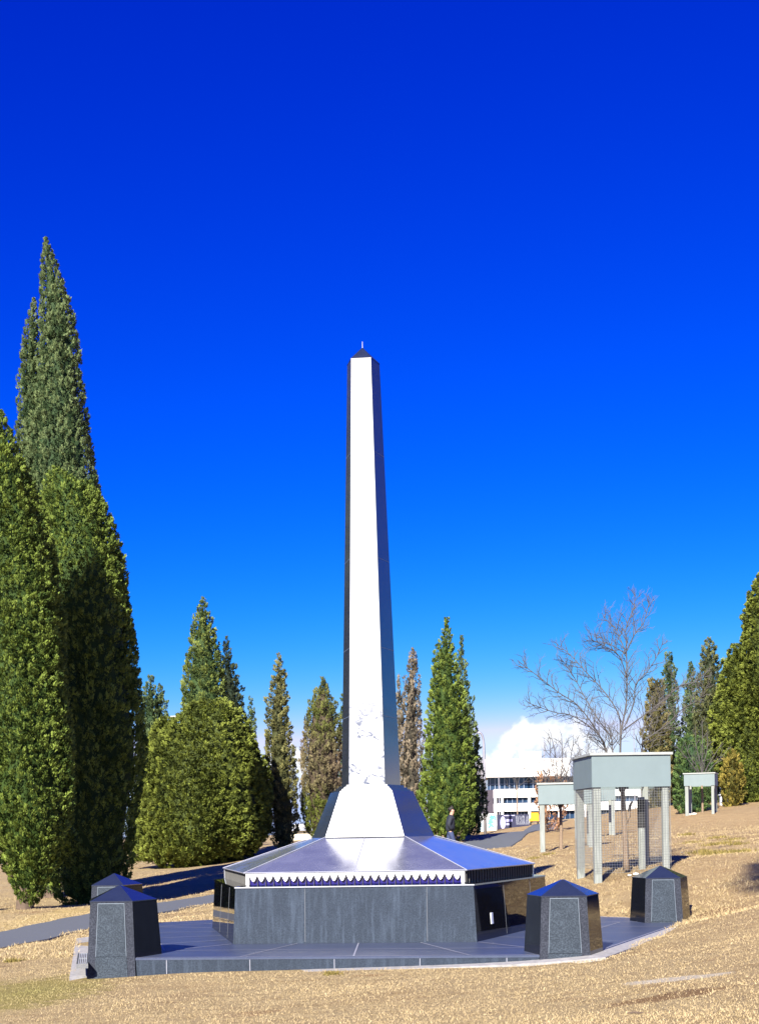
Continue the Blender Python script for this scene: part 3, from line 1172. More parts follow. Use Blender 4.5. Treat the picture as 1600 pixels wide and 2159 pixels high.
tree("cypress_tree", BASE['r2'],
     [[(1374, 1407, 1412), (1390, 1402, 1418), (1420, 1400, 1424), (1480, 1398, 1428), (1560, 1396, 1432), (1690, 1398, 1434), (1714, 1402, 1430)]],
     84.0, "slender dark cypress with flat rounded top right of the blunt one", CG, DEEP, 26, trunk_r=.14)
tree("cypress_tree", (1456, 1694, 86.0),
     [[(1392, 1454, 1457), (1430, 1448, 1465), (1500, 1440, 1472), (1600, 1432, 1478), (1700, 1434, 1476), (1712, 1440, 1470)]],
     86.0, "thin dark cypress spire just left of the tall ragged one at right", CG, DEEP, 27, trunk_r=.14)
tree("cypress_tree", BASE['r3'],
     [[(1346, 1491, 1497), (1370, 1481, 1508), (1410, 1474, 1516), (1480, 1468, 1520), (1560, 1460, 1526), (1640, 1456, 1530), (1695, 1460, 1528), (1710, 1470, 1515)]],
     80.0, "tall ragged-topped cypress behind the farthest tree guard", CG, ((.028, .040, .020), (.085, .090, .035)), 28, trunk_r=.2)
tree("cypress_tree", (1444, 1700, 70.0),
     [[(1552, 1440, 1470), (1580, 1428, 1490), (1640, 1420, 1500), (1700, 1425, 1495), (1712, 1430, 1490)]],
     70.0, "low dark green conifer filling the gap behind the farthest tree guard", CG, ((.020, .048, .018), (.065, .105, .030)), 29, trunk_r=.12)
tree("olive_conifer", BASE['r5'],
     [[(1205, 1602, 1622), (1240, 1586, 1640), (1300, 1566, 1662), (1340, 1562, 1680), (1390, 1548, 1690), (1450, 1528, 1700), (1540, 1512, 1710), (1620, 1522, 1705), (1685, 1545, 1690), (1700, 1560, 1670)],
      [(1356, 1546, 1560), (1390, 1530, 1575), (1440, 1518, 1590), (1520, 1506, 1600), (1640, 1515, 1600)]],
     76.0, "big olive gold conifer cut by the right edge of the photo", None, OLIVE, 30, trunk_r=.3, stretch=1.1, up=.5, outw=.9, mscale=1.15, lump=.14)
tree("conifer_shrub", (1546, 1682, 72.0),
     [[(1590, 1536, 1552), (1615, 1524, 1562), (1650, 1520, 1570), (1690, 1524, 1566), (1700, 1528, 1562)]],
     72.0, "small rust tinged conifer at the foot of the big olive conifer", None, ((.050, .048, .008), (.150, .120, .025)), 31, trunk_r=.1, trunk_h=.3)

# a tall tree behind the photographer: only the shadow of its crown reaches the right edge of the lawn
tb = Vector((-3.45, -10.9, T(-3.45, -10.9) - .05))
tt_ = empty("tall_tree", tb, "tall bare-stemmed tree behind the photographer, known by its shadow at the right edge", "tree")
V, Fq_, C = foliage(77, [([(21.1, .2), (21.8, 1.3), (23.2, 1.75), (25.0, 1.6), (26.6, .9), (27.8, .15)], [(20, 0, 0), (28, 0, 0)])], mound=.22, leaf=.13, cols=GREEN, wisp=.25, lump=.22)
mesh_np("crown", V, Fq_, M_fol, tt_, C)
mb = MB()
mb.tube([(0, 0, -.3), (0, 0, 0), (.05, 0, 12), (0, 0, 24)], [.36, .28, .20, .1], 9)
mb.build("trunk", M_bark_d, tt_, smooth=True)

# ------------------------------------------------------------------ bare trees
def twigs(mb, rg, p, dirv_, L, r, depth, up=.25):
    n = 4
    pts = [p]
    d_ = dirv_.normalized()
    for i in range(n):
        d_ = (d_ + Vector((rg.uniform(-.22, .22), rg.uniform(-.22, .22), rg.uniform(-.10, .22) + up * .15))).normalized()
        pts.append(pts[-1] + d_ * (L / n))
    mb.tube(pts, [r * (1 - .16 * i) for i in range(n + 1)], 4 if r > .006 else 3, cap=False)
    if depth > 0:
        for i in range(1, n + 1):
            if rg.random() < .88:
                a = rg.choice((-1, 1)) * rg.uniform(.5, 1.0)
                t = (pts[i] - pts[i - 1]).normalized()
                sd_ = t.cross(Vector((rg.uniform(-.4, .4), 1, rg.uniform(-.4, .4)))).normalized()
                twigs(mb, rg, pts[i], t * math.cos(a) + sd_ * math.sin(a) + Vector((0, 0, .15)), L * rg.uniform(.4, .62), r * .62, depth - 1, up)


def limb(mb, rg, pts, r0, r1, every=.22, tl=.55, depth=1, start=.25, tr=.0085):
    pts = [Vector(p) for p in pts]
    # smooth
    sm = []
    for i in range(len(pts) - 1):
        p0, p1, p2, p3 = pts[max(i - 1, 0)], pts[i], pts[i + 1], pts[min(i + 2, len(pts) - 1)]
        for k in range(4):
            t = k / 4
            sm.append(0.5 * ((2 * p1) + (-p0 + p2) * t + (2 * p0 - 5 * p1 + 4 * p2 - p3) * t * t + (-p0 + 3 * p1 - 3 * p2 + p3) * t ** 3))
    sm.append(pts[-1])
    tot = sum((sm[i + 1] - sm[i]).length for i in range(len(sm) - 1))
    rad, acc = [], 0
    for i in range(len(sm)):
        rad.append(r0 + (r1 - r0) * (acc / tot) ** .7)
        if i < len(sm) - 1:
            acc += (sm[i + 1] - sm[i]).length
    mb.tube(sm, rad, 6)
    acc, nxt, sgn = 0, tot * start, 1
    for i in range(len(sm) - 1):
        seg = (sm[i + 1] - sm[i])
        acc += seg.length
        while acc > nxt:
            t = seg.normalized()
            a = sgn * rg.uniform(.55, 1.0)
            sgn = -sgn
            sd_ = t.cross(Vector((rg.uniform(-.6, .6), 1, rg.uniform(-.5, .5)))).normalized()
            f = 1 - .55 * (nxt / tot)
            twigs(mb, rg, sm[i + 1], t * math.cos(a) + sd_ * math.sin(a) + Vector((0, 0, .2)), tl * f * rg.uniform(.6, 1.2), tr, depth)
            nxt += every * rg.uniform(.7, 1.3)
    twigs(mb, rg, sm[-1], (sm[-1] - sm[-2]), tl * .32, tr * .9, max(0, depth - 1))


def crop6(p):
    return (1080 + p[0] / 3.077, 1220 + p[1] / 3.077)


GD = 26.25
rg = random.Random(5)
b = P(1320, 1828, GD)
b.z = T(b.x, b.y) - .02
BT = "bare young trees inside the timber guards"
bt = empty("bare_tree", b, "largest bare tree with wide spreading branches growing through the big guard", "tree", BT)
mb = MB()


def loc(px, py, d):
    return P(px, py, d) - b


mb.tube([loc(1321, 1836, GD), loc(1320, 1815, GD), loc(1317, 1745, GD), loc(1314, 1700, GD), loc(1311, 1650, GD)], [.075, .058, .047, .05, .042], 8)
mb.tube([loc(1318, 1740, GD), loc(1326, 1722, GD), loc(1328, 1700, GD), loc(1333, 1690, GD)], [.028, .03, .03, .02], 7)
mb.build("trunk", M_bark, bt, smooth=True)
mb = MB()
ROOTP = (1311, 1650)
LIMBS = [
    ([(700, 1130), (708, 985), (740, 800), (742, 600), (740, 430), (738, 320), (785, 200), (795, 110)], .0, .026),
    ([(704, 1000), (688, 880), (600, 740), (480, 610), (380, 500), (300, 435)], .25, .016),
    ([(612, 1125), (580, 1040), (480, 945), (370, 885), (270, 868), (115, 812)], -.4, .020),
    ([(606, 1120), (560, 1010), (430, 830), (300, 740), (200, 660), (75, 565)], -.15, .020),
    ([(650, 1120), (640, 1030), (560, 920), (480, 790), (400, 640), (335, 545)], .45, .018),
    ([(838, 1125), (850, 1060), (1000, 950), (1100, 850), (1200, 790), (1250, 725)], -.35, .024),
    ([(720, 985), (850, 890), (980, 790), (1080, 700), (1180, 670), (1265, 605)], .3, .016),
    ([(738, 945), (790, 800), (800, 690), (870, 610), (930, 520), (970, 430)], -.25, .016),
    ([(740, 490), (640, 430), (575, 385)], .2, .011),
    ([(742, 470), (800, 350), (850, 290), (885, 165)], -.1, .012),
    ([(740, 500), (680, 340), (625, 285), (600, 255)], .15, .010),
    ([(742, 640), (690, 500), (600, 440), (520, 400)], -.3, .011),
    ([(845, 1090), (850, 980), (900, 870), (980, 800)], .2, .012)]
for pts, dd, r in LIMBS:
    w_ = [loc(*crop6(p), GD + dd * (i / (len(pts) - 1)) * 2.2) for i, p in enumerate(pts)]
    if pts[0][1] > 1100:
        w_.insert(0, loc(ROOTP[0] + (1 if pts[0][0] > 700 else -1) * 3, ROOTP[1] + 20, GD))
    limb(mb, rg, w_, r, .006, every=.095, tl=.50, depth=2, start=.22)
mb.build("branches", M_twig, bt)


def bare_tree(base, topy, spread, d, label, group, seed, tr=.035, nl=6, fork=.35, name="bare_tree", twr=.006, tl=.5, mat=None, depth=2):
    rg = random.Random(seed)
    b = P(*base)
    b.z = T(b.x, b.y) - .02
    root = empty(name, b, label, "tree", group)
    top = P(base[0], topy, d).z - b.z
    mb = MB()
    hf = top * fork
    mb.tube([(0, 0, -.2), (0, 0, 0), (.01, 0, hf * .5), (rg.uniform(-.03, .03), 0, hf)], [tr * 1.5, tr * 1.2, tr, tr * .85], 7)
    mb.build("trunk", M_bark, root, smooth=True)
    mb = MB()
    sp_ = spread / F * d
    for k in range(nl):
        a = -1 + 2 * k / (nl - 1) + rg.uniform(-.1, .1)
        hz_ = top * (1 - .32 * abs(a) - rg.uniform(0, .08))
        yy = rg.uniform(-.6, .6) * sp_
        p0 = Vector((0, 0, hf * rg.uniform(.85, 1.0)))
        p3 = Vector((a * sp_, yy, hz_))
        p1 = p0.lerp(p3, .35) + Vector((-.06 * a, 0, .05))
        p2 = p0.lerp(p3, .7) + Vector((rg.uniform(-.08, .08), 0, rg.uniform(-.05, .08)))
        limb(mb, rg, [p0, p1, p2, p3], tr * .55, twr * .8, every=.2 * d / 30, tl=tl, depth=depth, start=.2, tr=twr)
    mb.build("branches", mat or M_twig, root)
    return root


bare_tree((1183, 1788, 39.9), 1530, 62, 39.9, "bare tree with twiggy crown above the left-hand guard", BT, 41, tr=.05, nl=8, twr=.010, tl=.65)
bare_tree((1258, 1766, 51.4), 1560, 60, 51.4, "bare tree whose twigs show behind the big guard's trunk", BT, 42, tr=.05, nl=6, twr=.012, tl=.7)
bare_tree((1481, 1712, 58.9), 1512, 52, 58.9, "small bare tree in the farthest guard before dark conifers", BT, 43, tr=.045, nl=7, twr=.012, tl=.6, depth=1)
bare_tree((1091, 1742, 95), 1592, 24, 95, "thin bare sapling in front of the white building", None, 44, tr=.05, nl=4, twr=.014, tl=.8, fork=.6, depth=1)
bare_tree((1238, 1730, 105), 1545, 70, 105, "bare tree far off beside the right end of the white building", None, 45, tr=.08, nl=8, twr=.018, tl=1.2)


# brown leafed shrub behind the left guard
def rusty(t, h, th, rg):
    a, b_ = np.array((.10, .05, .03)), np.array((.30, .17, .10))
    return a * (1 - t[..., None]) + b_ * t[..., None]


tree("brown_shrub", (1150, 1760, 60.0),
     [[(1625, 1140, 1158), (1650, 1128, 1190), (1690, 1130, 1200), (1750, 1145, 1180)]],
     60.0, "rust brown leafy shrub showing above the left-hand guard", None, ((.10, .05, .03), (.30, .17, .10)), 33, trunk_r=.06, core=False, sparse=.45, colfn=rusty, trunk_h=2.0, mscale=1.0)

# ------------------------------------------------------------------ tree guards
GG = "timber tree guards on the lawn"


def guard(name, fl, d, wid, dep, htop, hpan, label, rz, netting=False, clip=False, lean=0.0):
    """fl: photo pixel of the front-left post foot"""
    p = P(fl[0], fl[1], d)
    z0 = p.z
    root = empty(name, p, label, "tree guard", GG, rz)
    root.rotation_euler = (0, lean, rz)
    pw = .145
    for (x, y) in ((0, 0), (wid, 0), (0, dep), (wid, dep)):
        mb = MB()
        gx = p.x + x * math.cos(rz) - y * math.sin(rz)
        gy = p.y + x * math.sin(rz) + y * math.cos(rz)
        zb = T(gx, gy) - z0 - .25
        x0 = x if x == 0 else x - pw
        y0 = y if y == 0 else y - pw
        mb.box(x0 + .012, x0 + pw + .012 - .024 * (x > 0), y0 + .016, y0 + pw - .012, zb, htop - .03)
        mb.build("post", M_timber, root, bevel=.012)
    zt, zb = htop - .05, htop - hpan
    for nm, (a0, a1, b0, b1) in (("panel", (-.02, wid + .02, -.022, 0.0)), ("panel", (-.02, wid + .02, dep, dep + .022)),
                                 ("panel", (-.022, -.0005, .001, dep - .001)), ("panel", (wid + .0005, wid + .022, .001, dep - .001))):
        mb = MB()
        mb.box(a0, a1, b0, b1, zb, zt)
        mb.build(nm, M_sheet, root)
    mb = MB()
    o_, i_ = .06, .09
    mb.box(-o_, wid + o_, -o_, i_, zt + .001, htop)
    mb.box(-o_, wid + o_, dep - i_, dep + o_, zt + .001, htop)
    mb.box(-o_, i_, i_ + .001, dep - i_ - .001, zt + .001, htop - .002)
    mb.box(wid - i_, wid + o_, i_ + .001, dep - i_ - .001, zt + .001, htop - .002)
    mb.build("lid_rim", M_lid, root)
    if netting:
        mb = MB()
        r = .0016

        def net(ax0, ax1, fixed, alongx, zl):
            n = int((ax1 - ax0) / .05)
            for i in range(n + 1):
                s_ = ax0 + i * (ax1 - ax0) / n
                q = (s_, fixed) if alongx else (fixed, s_)
                mb.box(q[0] - r, q[0] + r, q[1] - r, q[1] + r, zl, zb + .02)
            m = int((zb - zl) / .05)
            for j in range(m + 1):
                z = zl + j * .05
                if alongx:
                    mb.box(ax0, ax1, fixed - r - .0033, fixed + r - .0033, z - r, z + r)
                else:
                    mb.box(fixed - r - .0033, fixed + r - .0033, ax0, ax1, z - r, z + r)
        net(0.0, wid, -.006, True, .04)
        net(0.0, dep, -.009, False, .12)
        net(0.0, dep, wid + .012, False, .2)
        net(0.0, wid, dep + .012, True, .2)
        mb.build("wire_netting", M_wire, root)
    return root


guard("tree_guard", (1253, 1846), 25.5, 1.5, 1.5, 2.34, .66, "largest and nearest tree guard with wire netting, behind the far right bollard", R_(5), True)
guard("tree_guard", (1138, 1795), 39.0, 1.55, 1.5, 1.99, .63, "tree guard standing left of and behind the largest one", R_(-7))
guard("tree_guard", (1216, 1767), 50.5, 1.45, 1.4, 2.0, .60, "tree guard mostly hidden behind the largest one, seen through its netting", R_(-5))
guard("tree_guard", (1444, 1719), 58.0, 1.26, 1.3, 1.82, .56, "smallest tree guard far up the slope in front of dark conifers", R_(-20))

# stake inside the big guard
sp0 = P(1354, 1825, 26.35)
sp0.z = T(sp0.x, sp0.y) - .02
st = empty("timber_stake", sp0, "pale round timber stake with black wrap inside the largest tree guard", "stake")
mb = MB()
mb.tube([(0, 0, -.15), (0, 0, 0), (0, 0, .88), (0, 0, 1.45)], [.075, .075, .072, .07], 12)
mb.build("pole", M_timber, st, smooth=True)
mb = MB()
mb.tube([(0, 0, .84), (0, 0, 1.40)], [.080, .079], 12, cap=False)
mb.build("black_wrap", M_blackcloth, st)
# clip on the right post
# pebbles at the tree foot
rg = random.Random(9)
for k, (px, py, s_) in enumerate(((1327, 1829, .035), (1340, 1829, .045), (1365, 1828, .035), (1452, 1717, .09), (1463, 1715, .09))):
    d = 25.75 if px < 1400 else 58.2
    p = P(px, py, d)
    p.z = T(p.x, p.y) + s_ * .3
    mb = MB()
    rings = []
    for i in range(5):
        t = -1 + 2 * i / 4
        rr = math.sqrt(max(.02, 1 - t * t))
        rings.append([Vector((s_ * rr * math.cos(a) * rg.uniform(.85, 1.2) * 1.4, s_ * rr * math.sin(a) * rg.uniform(.85, 1.15), s_ * t * .7)) for a in [2 * math.pi * q / 8 for q in range(8)]])
    mb.loft(rings)
    o = mb.build("pebble", M_stone, smooth=True)
    o.location = p
    tag(o, ("small pale pebble at the foot of the tree in the largest guard" if k < 3 else "small pale stone at the foot of the farthest tree guard"), "stone",
        "pale pebbles under the largest guard" if k < 3 else "pale stones under the farthest guard")

# ------------------------------------------------------------------ distant building
bz = 1.2
BD = 122.0
x0, x1 = P(1022, 1700, BD).x, P(1203, 1700, BD).x
xr = P(1420, 1700, BD).x


def zpix(y, x=1110, d=BD):
    return P(x, y, d).z


bld = empty("office_building", (x0, BD, 0), "long white flat-roofed building with dark window bands behind the lawn", "building")
def wallbox(mb, xa, xb, ya, yb, za, zb, mi=0):
    mb.box(xa - x0, xb - x0, ya - BD, yb - BD, za, zb, mi)


zr, zw1, zw0 = zpix(1600), zpix(1638), zpix(1664)
mb = MB()
wallbox(mb, x0, x1, BD, BD + 14, zw1, zr)
wallbox(mb, x0 + 1.0, P(1120, 1700, BD).x, BD + 3, BD + 11, zr + .001, zpix(1596))
wallbox(mb, x0 + .4, xr, BD + 1.2, BD + 15, zw0, zw1 - .001, 1)
xm = P(1042, 1700, BD).x
wallbox(mb, xm, xr, BD - .6, BD + 14.5, zpix(1682), zw0 - .001)
wallbox(mb, xm, xr, BD - .2, BD + 14.2, zpix(1694), zpix(1682) - .001, 1)
wallbox(mb, xm, xr, BD - .6, BD + 14.5, zpix(1711), zpix(1694) - .001)
wallbox(mb, xm + .4, xr, BD - .1, BD + 14.1, zpix(1755), zpix(1711) - .001, 1)
wallbox(mb, x0 + .35, xm - .001, BD + 1.1, BD + 13, zpix(1755), zw0 - .002, 2)
mb.build("wall", [M_wallw, M_glass, plain("plum_wall", (.05, .04, .06), .8)], bld)
for px in (1043, 1057, 1114, 1177, 1232, 1290, 1345, 1400):
    mb = MB()
    xx = P(px, 1700, BD).x
    wallbox(mb, xx - .11, xx + .11, BD - .85, BD - .602, zpix(1760), zw0 - .01)
    mb.build("column", M_wallw, bld)
for px0, px1, ya, yb, nm in ((1026, 1118, 1639, 1664, 9), (1118, 1210, 1639, 1664, 10), (1210, 1420, 1639, 1664, 18)):
    mb = MB()
    xa, xb = P(px0, 1700, BD).x, P(px1, 1700, BD).x
    for k in range(nm + 1):
        xx = xa + (xb - xa) * k / nm
        wallbox(mb, xx - .035, xx + .035, BD + 1.1, BD + 1.199, zpix(yb), zpix(ya))
    wallbox(mb, xa, xb, BD + 1.11, BD + 1.198, zpix(1652) - .02, zpix(1652) + .02)
    mb.build("window_frame", M_mullion, bld)
for px0, px1, ya, yb, nm in ((1058, 1112, 1683, 1693, 5), (1118, 1175, 1683, 1693, 5), (1062, 1112, 1712, 1738, 7), (1118, 1176, 1712, 1736, 3), (1180, 1230, 1712, 1732, 5), (1236, 1343, 1712, 1730, 8), (1236, 1343, 1683, 1693, 6)):
    mb = MB()
    xa, xb = P(px0, 1700, BD).x, P(px1, 1700, BD).x
    yy = BD - .3 if ya < 1700 else BD - .2
    for k in range(nm + 1):
        xx = xa + (xb - xa) * k / nm
        wallbox(mb, xx - .03, xx + .03, yy, yy + .09, zpix(yb), zpix(ya))
    mb.build("window_frame", M_mullion, bld)
mb = MB()
wallbox(mb, x0 + 1.5, x0 + 2.6, BD + 1, BD + 2.2, zr, zr + .5)
wallbox(mb, x1 - 4.2, x1 - 2.4, BD + 2, BD + 4.2, zr, zr + .75)
mb.build("roof_plant", M_mwhite, bld)

# cream building glimpsed at left between the slim and the brown cypress
p = P(640, 1762, 110)
cb = empty("cream_building", (p.x, 110, T(p.x, 110)), "low cream wall with dark strip seen between slim and brown cypress", "building")
mb = MB()
mb.box(-2.2, 2.2, 0, 4, -.5, P(640, 1752, 110).z - cb.location.z)
mb.build("wall", M_cream, cb)
mb = MB()
mb.box(-2.6, 2.6, -.4, 4.4, P(640, 1752, 110).z - cb.location.z + .001, P(640, 1746, 110).z - cb.location.z)
mb.build("roof", M_pgrey, cb)
mb = MB()
mb.box(-1.8, 1.8, .3, 3.6, P(640, 1746, 110).z - cb.location.z + .001, P(640, 1738, 110).z - cb.location.z)
mb.build("upper_wall", M_wallw, cb)

# ------------------------------------------------------------------ murals
def ground_box(name, pxa, pxb, ytop, d, label, cat, mat, thick=.2, group=None):
    a, b_ = P(pxa, 1740, d), P(pxb, 1740, d)
    z = min(T(a.x, d), T(b_.x, d)) - .2
    zt = P((pxa + pxb) / 2, ytop, d).z
    root = empty(name, (a.x, d, z), label, cat, group)
    mb = MB()
    mb.box(0, b_.x - a.x, 0, thick, 0, zt - z)
    mb.build("wall", mat, root)
    return root, b_.x - a.x, zt - z


mw, wd, hh = ground_box("mural_wall", 1012, 1047, 1716, 82.0, "white mural panel painted with blue and green leaves", "mural", M_mwhite)
rg = random.Random(4)
mb, mg = MB(), MB()
for k in range(26):
    cx_, cz_ = wd * rg.uniform(.55, .95), hh * rg.uniform(.35, .9)
    a = rg.uniform(0, 6.28)
    L = rg.uniform(.10, .24)
    tgt = mg if rg.random() < .35 else mb
    u = Vector((math.cos(a), 0, math.sin(a)))
    n_ = Vector((-math.sin(a), 0, math.cos(a)))
    c_ = Vector((cx_, -.003 - .0004 * k, cz_))
    tgt.face([c_ - u * L, c_ + n_ * L * .3, c_ + u * L, c_ - n_ * L * .3])
mb.build("blue_leaves", M_mblue, mw)
mg.build("green_leaves", M_mgreen, mw)
mb = MB()
mb.box(.0, wd * .42, -.012, -.002, 0, hh * .55)
mb.build("side_strip", plain("mural_pale_blue", (.45, .62, .70), .7), mw)
nw, wd, hh = ground_box("mural_wall", 1048, 1116, 1718, 84.0, "navy mural wall painted with a lilac disc and pale bars", "mural", M_navy)
mb = MB()
c_ = Vector((wd * .13 + .1, -.004, hh * .55))
mb.face([c_ + Vector((.17 * math.cos(t), 0, .40 * math.sin(t))) for t in [2 * math.pi * k / 28 for k in range(28)]])
mb.build("lilac_disc", M_lilac, nw)
mb = MB()
for (xa, xb, za, zb) in ((.28, .47, .60, .74), (.28, .38, .40, .52), (.20, .55, .92, .97)):
    mb.face([(wd * xa, -.004, hh * za), (wd * xb, -.004, hh * za), (wd * xb, -.004, hh * zb), (wd * xa, -.004, hh * zb)])
mb.build("pale_bars", M_lilac, nw)
mb = MB()
for k in range(24):
    x = wd * (.60 + .38 * k / 23)
    o_ = rg.uniform(-.10, .10)
    mb.face([(x, -.0045, hh * .42), (x + .012, -.0045, hh * .42), (x + .012 + o_, -.0045, hh * .93), (x + o_, -.0045, hh * .93)])
mb.build("scratched_lines", M_pgrey, nw)

# yellow board
p = P(1128, 1737, 108)
p.z = T(p.x, 108)
yb = empty("yellow_board", p, "bright yellow board on short black feet in front of the white building", "board")
zz0, zz1 = P(1128, 1732, 108).z - p.z, P(1128, 1714, 108).z - p.z
mb = MB()
mb.box(-.32, .32, 0, .3, zz0 + (zz1 - zz0) * .35, zz1)
mb.box(-.46, .32, -.002, .3, zz0, zz0 + (zz1 - zz0) * .35 - .001)
mb.build("panel", M_yellow, yb)
for s_ in (-.35, .25):
    mb = MB()
    mb.box(s_ - .06, s_ + .06, .05, .25, -.2, zz0 - .001)
    mb.build("foot", M_blackcloth, yb)

# ------------------------------------------------------------------ lamps and poles
def lamp(px, ytop, ybase, d, arm, label, head=True):
    p = P(px, ybase, d)
    p.z = T(p.x, d) - .1
    top = P(px, ytop, d).z - p.z
    root = empty("street_lamp", p, label, "street lamp", "street lamps beyond the lawn")
    mb = MB()
    pts = [(0, 0, 0), (0, 0, top * .5), (0, 0, top - .7)]
    for k in range(1, 8):
        t = k / 7 * math.pi / 2
        pts.append((arm * .55 * (1 - math.cos(t)), 0, top - .7 + .7 * math.sin(t)))
    pts.append((arm, 0, top + .03))
    mb.tube(pts, [.09, .085, .075] + [.06] * 7 + [.05], 8)
    mb.build("pole", M_metal, root, smooth=True)
    mb = MB()
    s_ = 1 if arm > 0 else -1
    mb.loft([[Vector((arm + s_ * t * .6, w_ * q, top + .03 + hz_)) for q, hz_ in ((-1, 0), (1, 0), (.7, .09), (-.7, .09))] for t, w_ in ((-.1, .06), (.3, .14), (.8, .13), (1, .05))])
    mb.build("lamp_head", M_metal, root)
    return root


lamp(1022, 1545, 1700, 78, -.42, "street lamp with curved arm beside the white building")
lamp(340, 1514, 1760, 90, .8, "street lamp whose head alone shows above the golden bush")
for px, yt, yb_, d, lab in ((1150, 1556, 1735, 112, "thin dark pole above the left-hand tree guard"), (1339, 1538, 1715, 112, "thin dark pole rising behind the big bare tree"),
                            (1053, 1630, 1745, 100, "thin dark pole in front of the building's left window band")):
    p = P(px, yb_, d)
    z = T(p.x, d) - .1
    mb = MB()
    mb.tube([(0, 0, 0), (0, 0, P(px, yt, d).z - z)], [.05, .03], 6)
    o = mb.build("pole", M_metal)
    o.location = (p.x, d, z)
    tag(o, lab, "pole", "thin poles by the road")

# white bench under the right conifers
p = P(1527, 1682, 74)
p.z = T(p.x, 74)
be = empty("bench", p, "small white slab bench in the shade under the right conifers", "bench")
s_ = P(1527, 1674, 74).z - p.z
s_ = min(max(s_, .3), .6)
mb = MB()
mb.box(-.28, .28, -.2, .2, s_ - .07, s_)
mb.build("seat", M_mwhite, be)
for x in (-.2, .2):
    mb = MB()
    mb.box(x - .03, x + .03, -.15, .15, -.1, s_ - .071)
    mb.build("leg", M_mwhite, be)


# ------------------------------------------------------------------ person
def skin_mesh(name, verts, edges, radii, mat, parent, root_i=0, sub=2):
    me = bpy.data.meshes.new(name)
    me.from_pydata([Vector(v) for v in verts], edges, [])
    me.materials.append(mat)
    o = bpy.data.objects.new(name, me)
    col.objects.link(o)
    if parent is not None:
        o.parent = parent
    md = o.modifiers.new('skin', 'SKIN')
    sv = me.skin_vertices[0].data if me.skin_vertices else None
    if sv is None:
        bpy.context.view_layer.update()
        sv = me.skin_vertices[0].data
    for i, r in enumerate(radii):
        sv[i].radius = r if hasattr(r, '__len__') else (r, r)
        sv[i].use_root = (i == root_i)
    md.use_smooth_shade = True
    s = o.modifiers.new('sub', 'SUBSURF')
    s.levels = s.render_levels = sub
    return o


pp_ = P(950, 1809, 48)
pp_.z = T(pp_.x, pp_.y) + .02
pe = empty("person", pp_, "person with dark hair in navy jacket and jeans walking right behind the monument", "person")
# faces +x (to the right), mid-stride; y is left/right of the body
bv = [(0, 0, .92), (0, 0, 1.10), (.02, 0, 1.30), (.03, 0, 1.42), (.045, 0, 1.50), (.07, 0, 1.56), (.085, 0, 1.64), (.07, 0, 1.72),
      (.02, -.20, 1.38), (-.07, -.25, 1.12), (.07, -.165, .97), (.02, .20, 1.38), (-.05, .25, 1.12), (.07, .165, .97),
      (.01, -.09, .86), (.14, -.09, .48), (.17, -.09, .09), (.30, -.09, .05), (-.01, .09, .86), (-.08, .09, .48), (-.30, .09, .14), (-.20, .09, .05),
      (.165, 0, 1.615), (.15, 0, 1.56)]
be_ = [(0, 1), (1, 2), (2, 3), (3, 4), (4, 5), (5, 6), (6, 7), (3, 8), (8, 9), (9, 10), (3, 11), (11, 12), (12, 13), (0, 14), (14, 15), (15, 16), (16, 17),
       (0, 18), (18, 19), (19, 20), (20, 21), (6, 22), (5, 23)]
br = [(.09, .11), (.09, .12), (.10, .15), (.08, .12), (.055, .055), (.07, .06), (.10, .078), (.085, .07),
      .045, .036, .030, .045, .036, .030, .06, .05, .04, .035, .06, .05, .04, .035, .022, .03]
skin_mesh("body", bv, be_, br, M_skin, pe)
jv = [(0, 0, .84), bv[1], bv[2], bv[3], bv[8], bv[9], bv[10], bv[11], bv[12], bv[13], (.05, 0, 1.50)]
je = [(0, 1), (1, 2), (2, 3), (3, 4), (4, 5), (5, 6), (3, 7), (7, 8), (8, 9), (3, 10)]
jr = [(.185, .205), (.18, .20), (.175, .215), (.135, .165), .092, .084, .078, .092, .084, .078, (.088, .088)]
skin_mesh("jacket", jv, je, jr, M_jacket, pe)
tv = [(0, 0, .98), (0, 0, .88), bv[14], bv[15], (.168, -.09, .13), bv[18], bv[19], (-.28, .09, .18)]
te = [(0, 1), (1, 2), (2, 3), (3, 4), (1, 5), (5, 6), (6, 7)]
skin_mesh("trousers", tv, te, [(.135, .165), (.13, .16), .10, .078, .066, .10, .078, .066], M_jeans, pe)
hv = [(.035, 0, 1.735), (.09, 0, 1.755), (-.01, 0, 1.68), (.005, 0, 1.60)]
skin_mesh("hair", hv, [(0, 1), (0, 2), (2, 3)], [(.088, .082), (.07, .072), (.075, .080), (.05, .062)], M_hair, pe)
for s_, (x, z) in ((-1, (.17, .05)), (1, (-.28, .09))):
    skin_mesh("shoe", [(x - .04, s_ * .09, z), (x + .06, s_ * .09, z - .005), (x + .17, s_ * .09, z - .02)], [(0, 1), (1, 2)], [(.055, .05), (.05, .05), (.035, .045)], M_shoe, pe)

# ------------------------------------------------------------------ grass blades and tufts
rgn = np.random.default_rng(8)


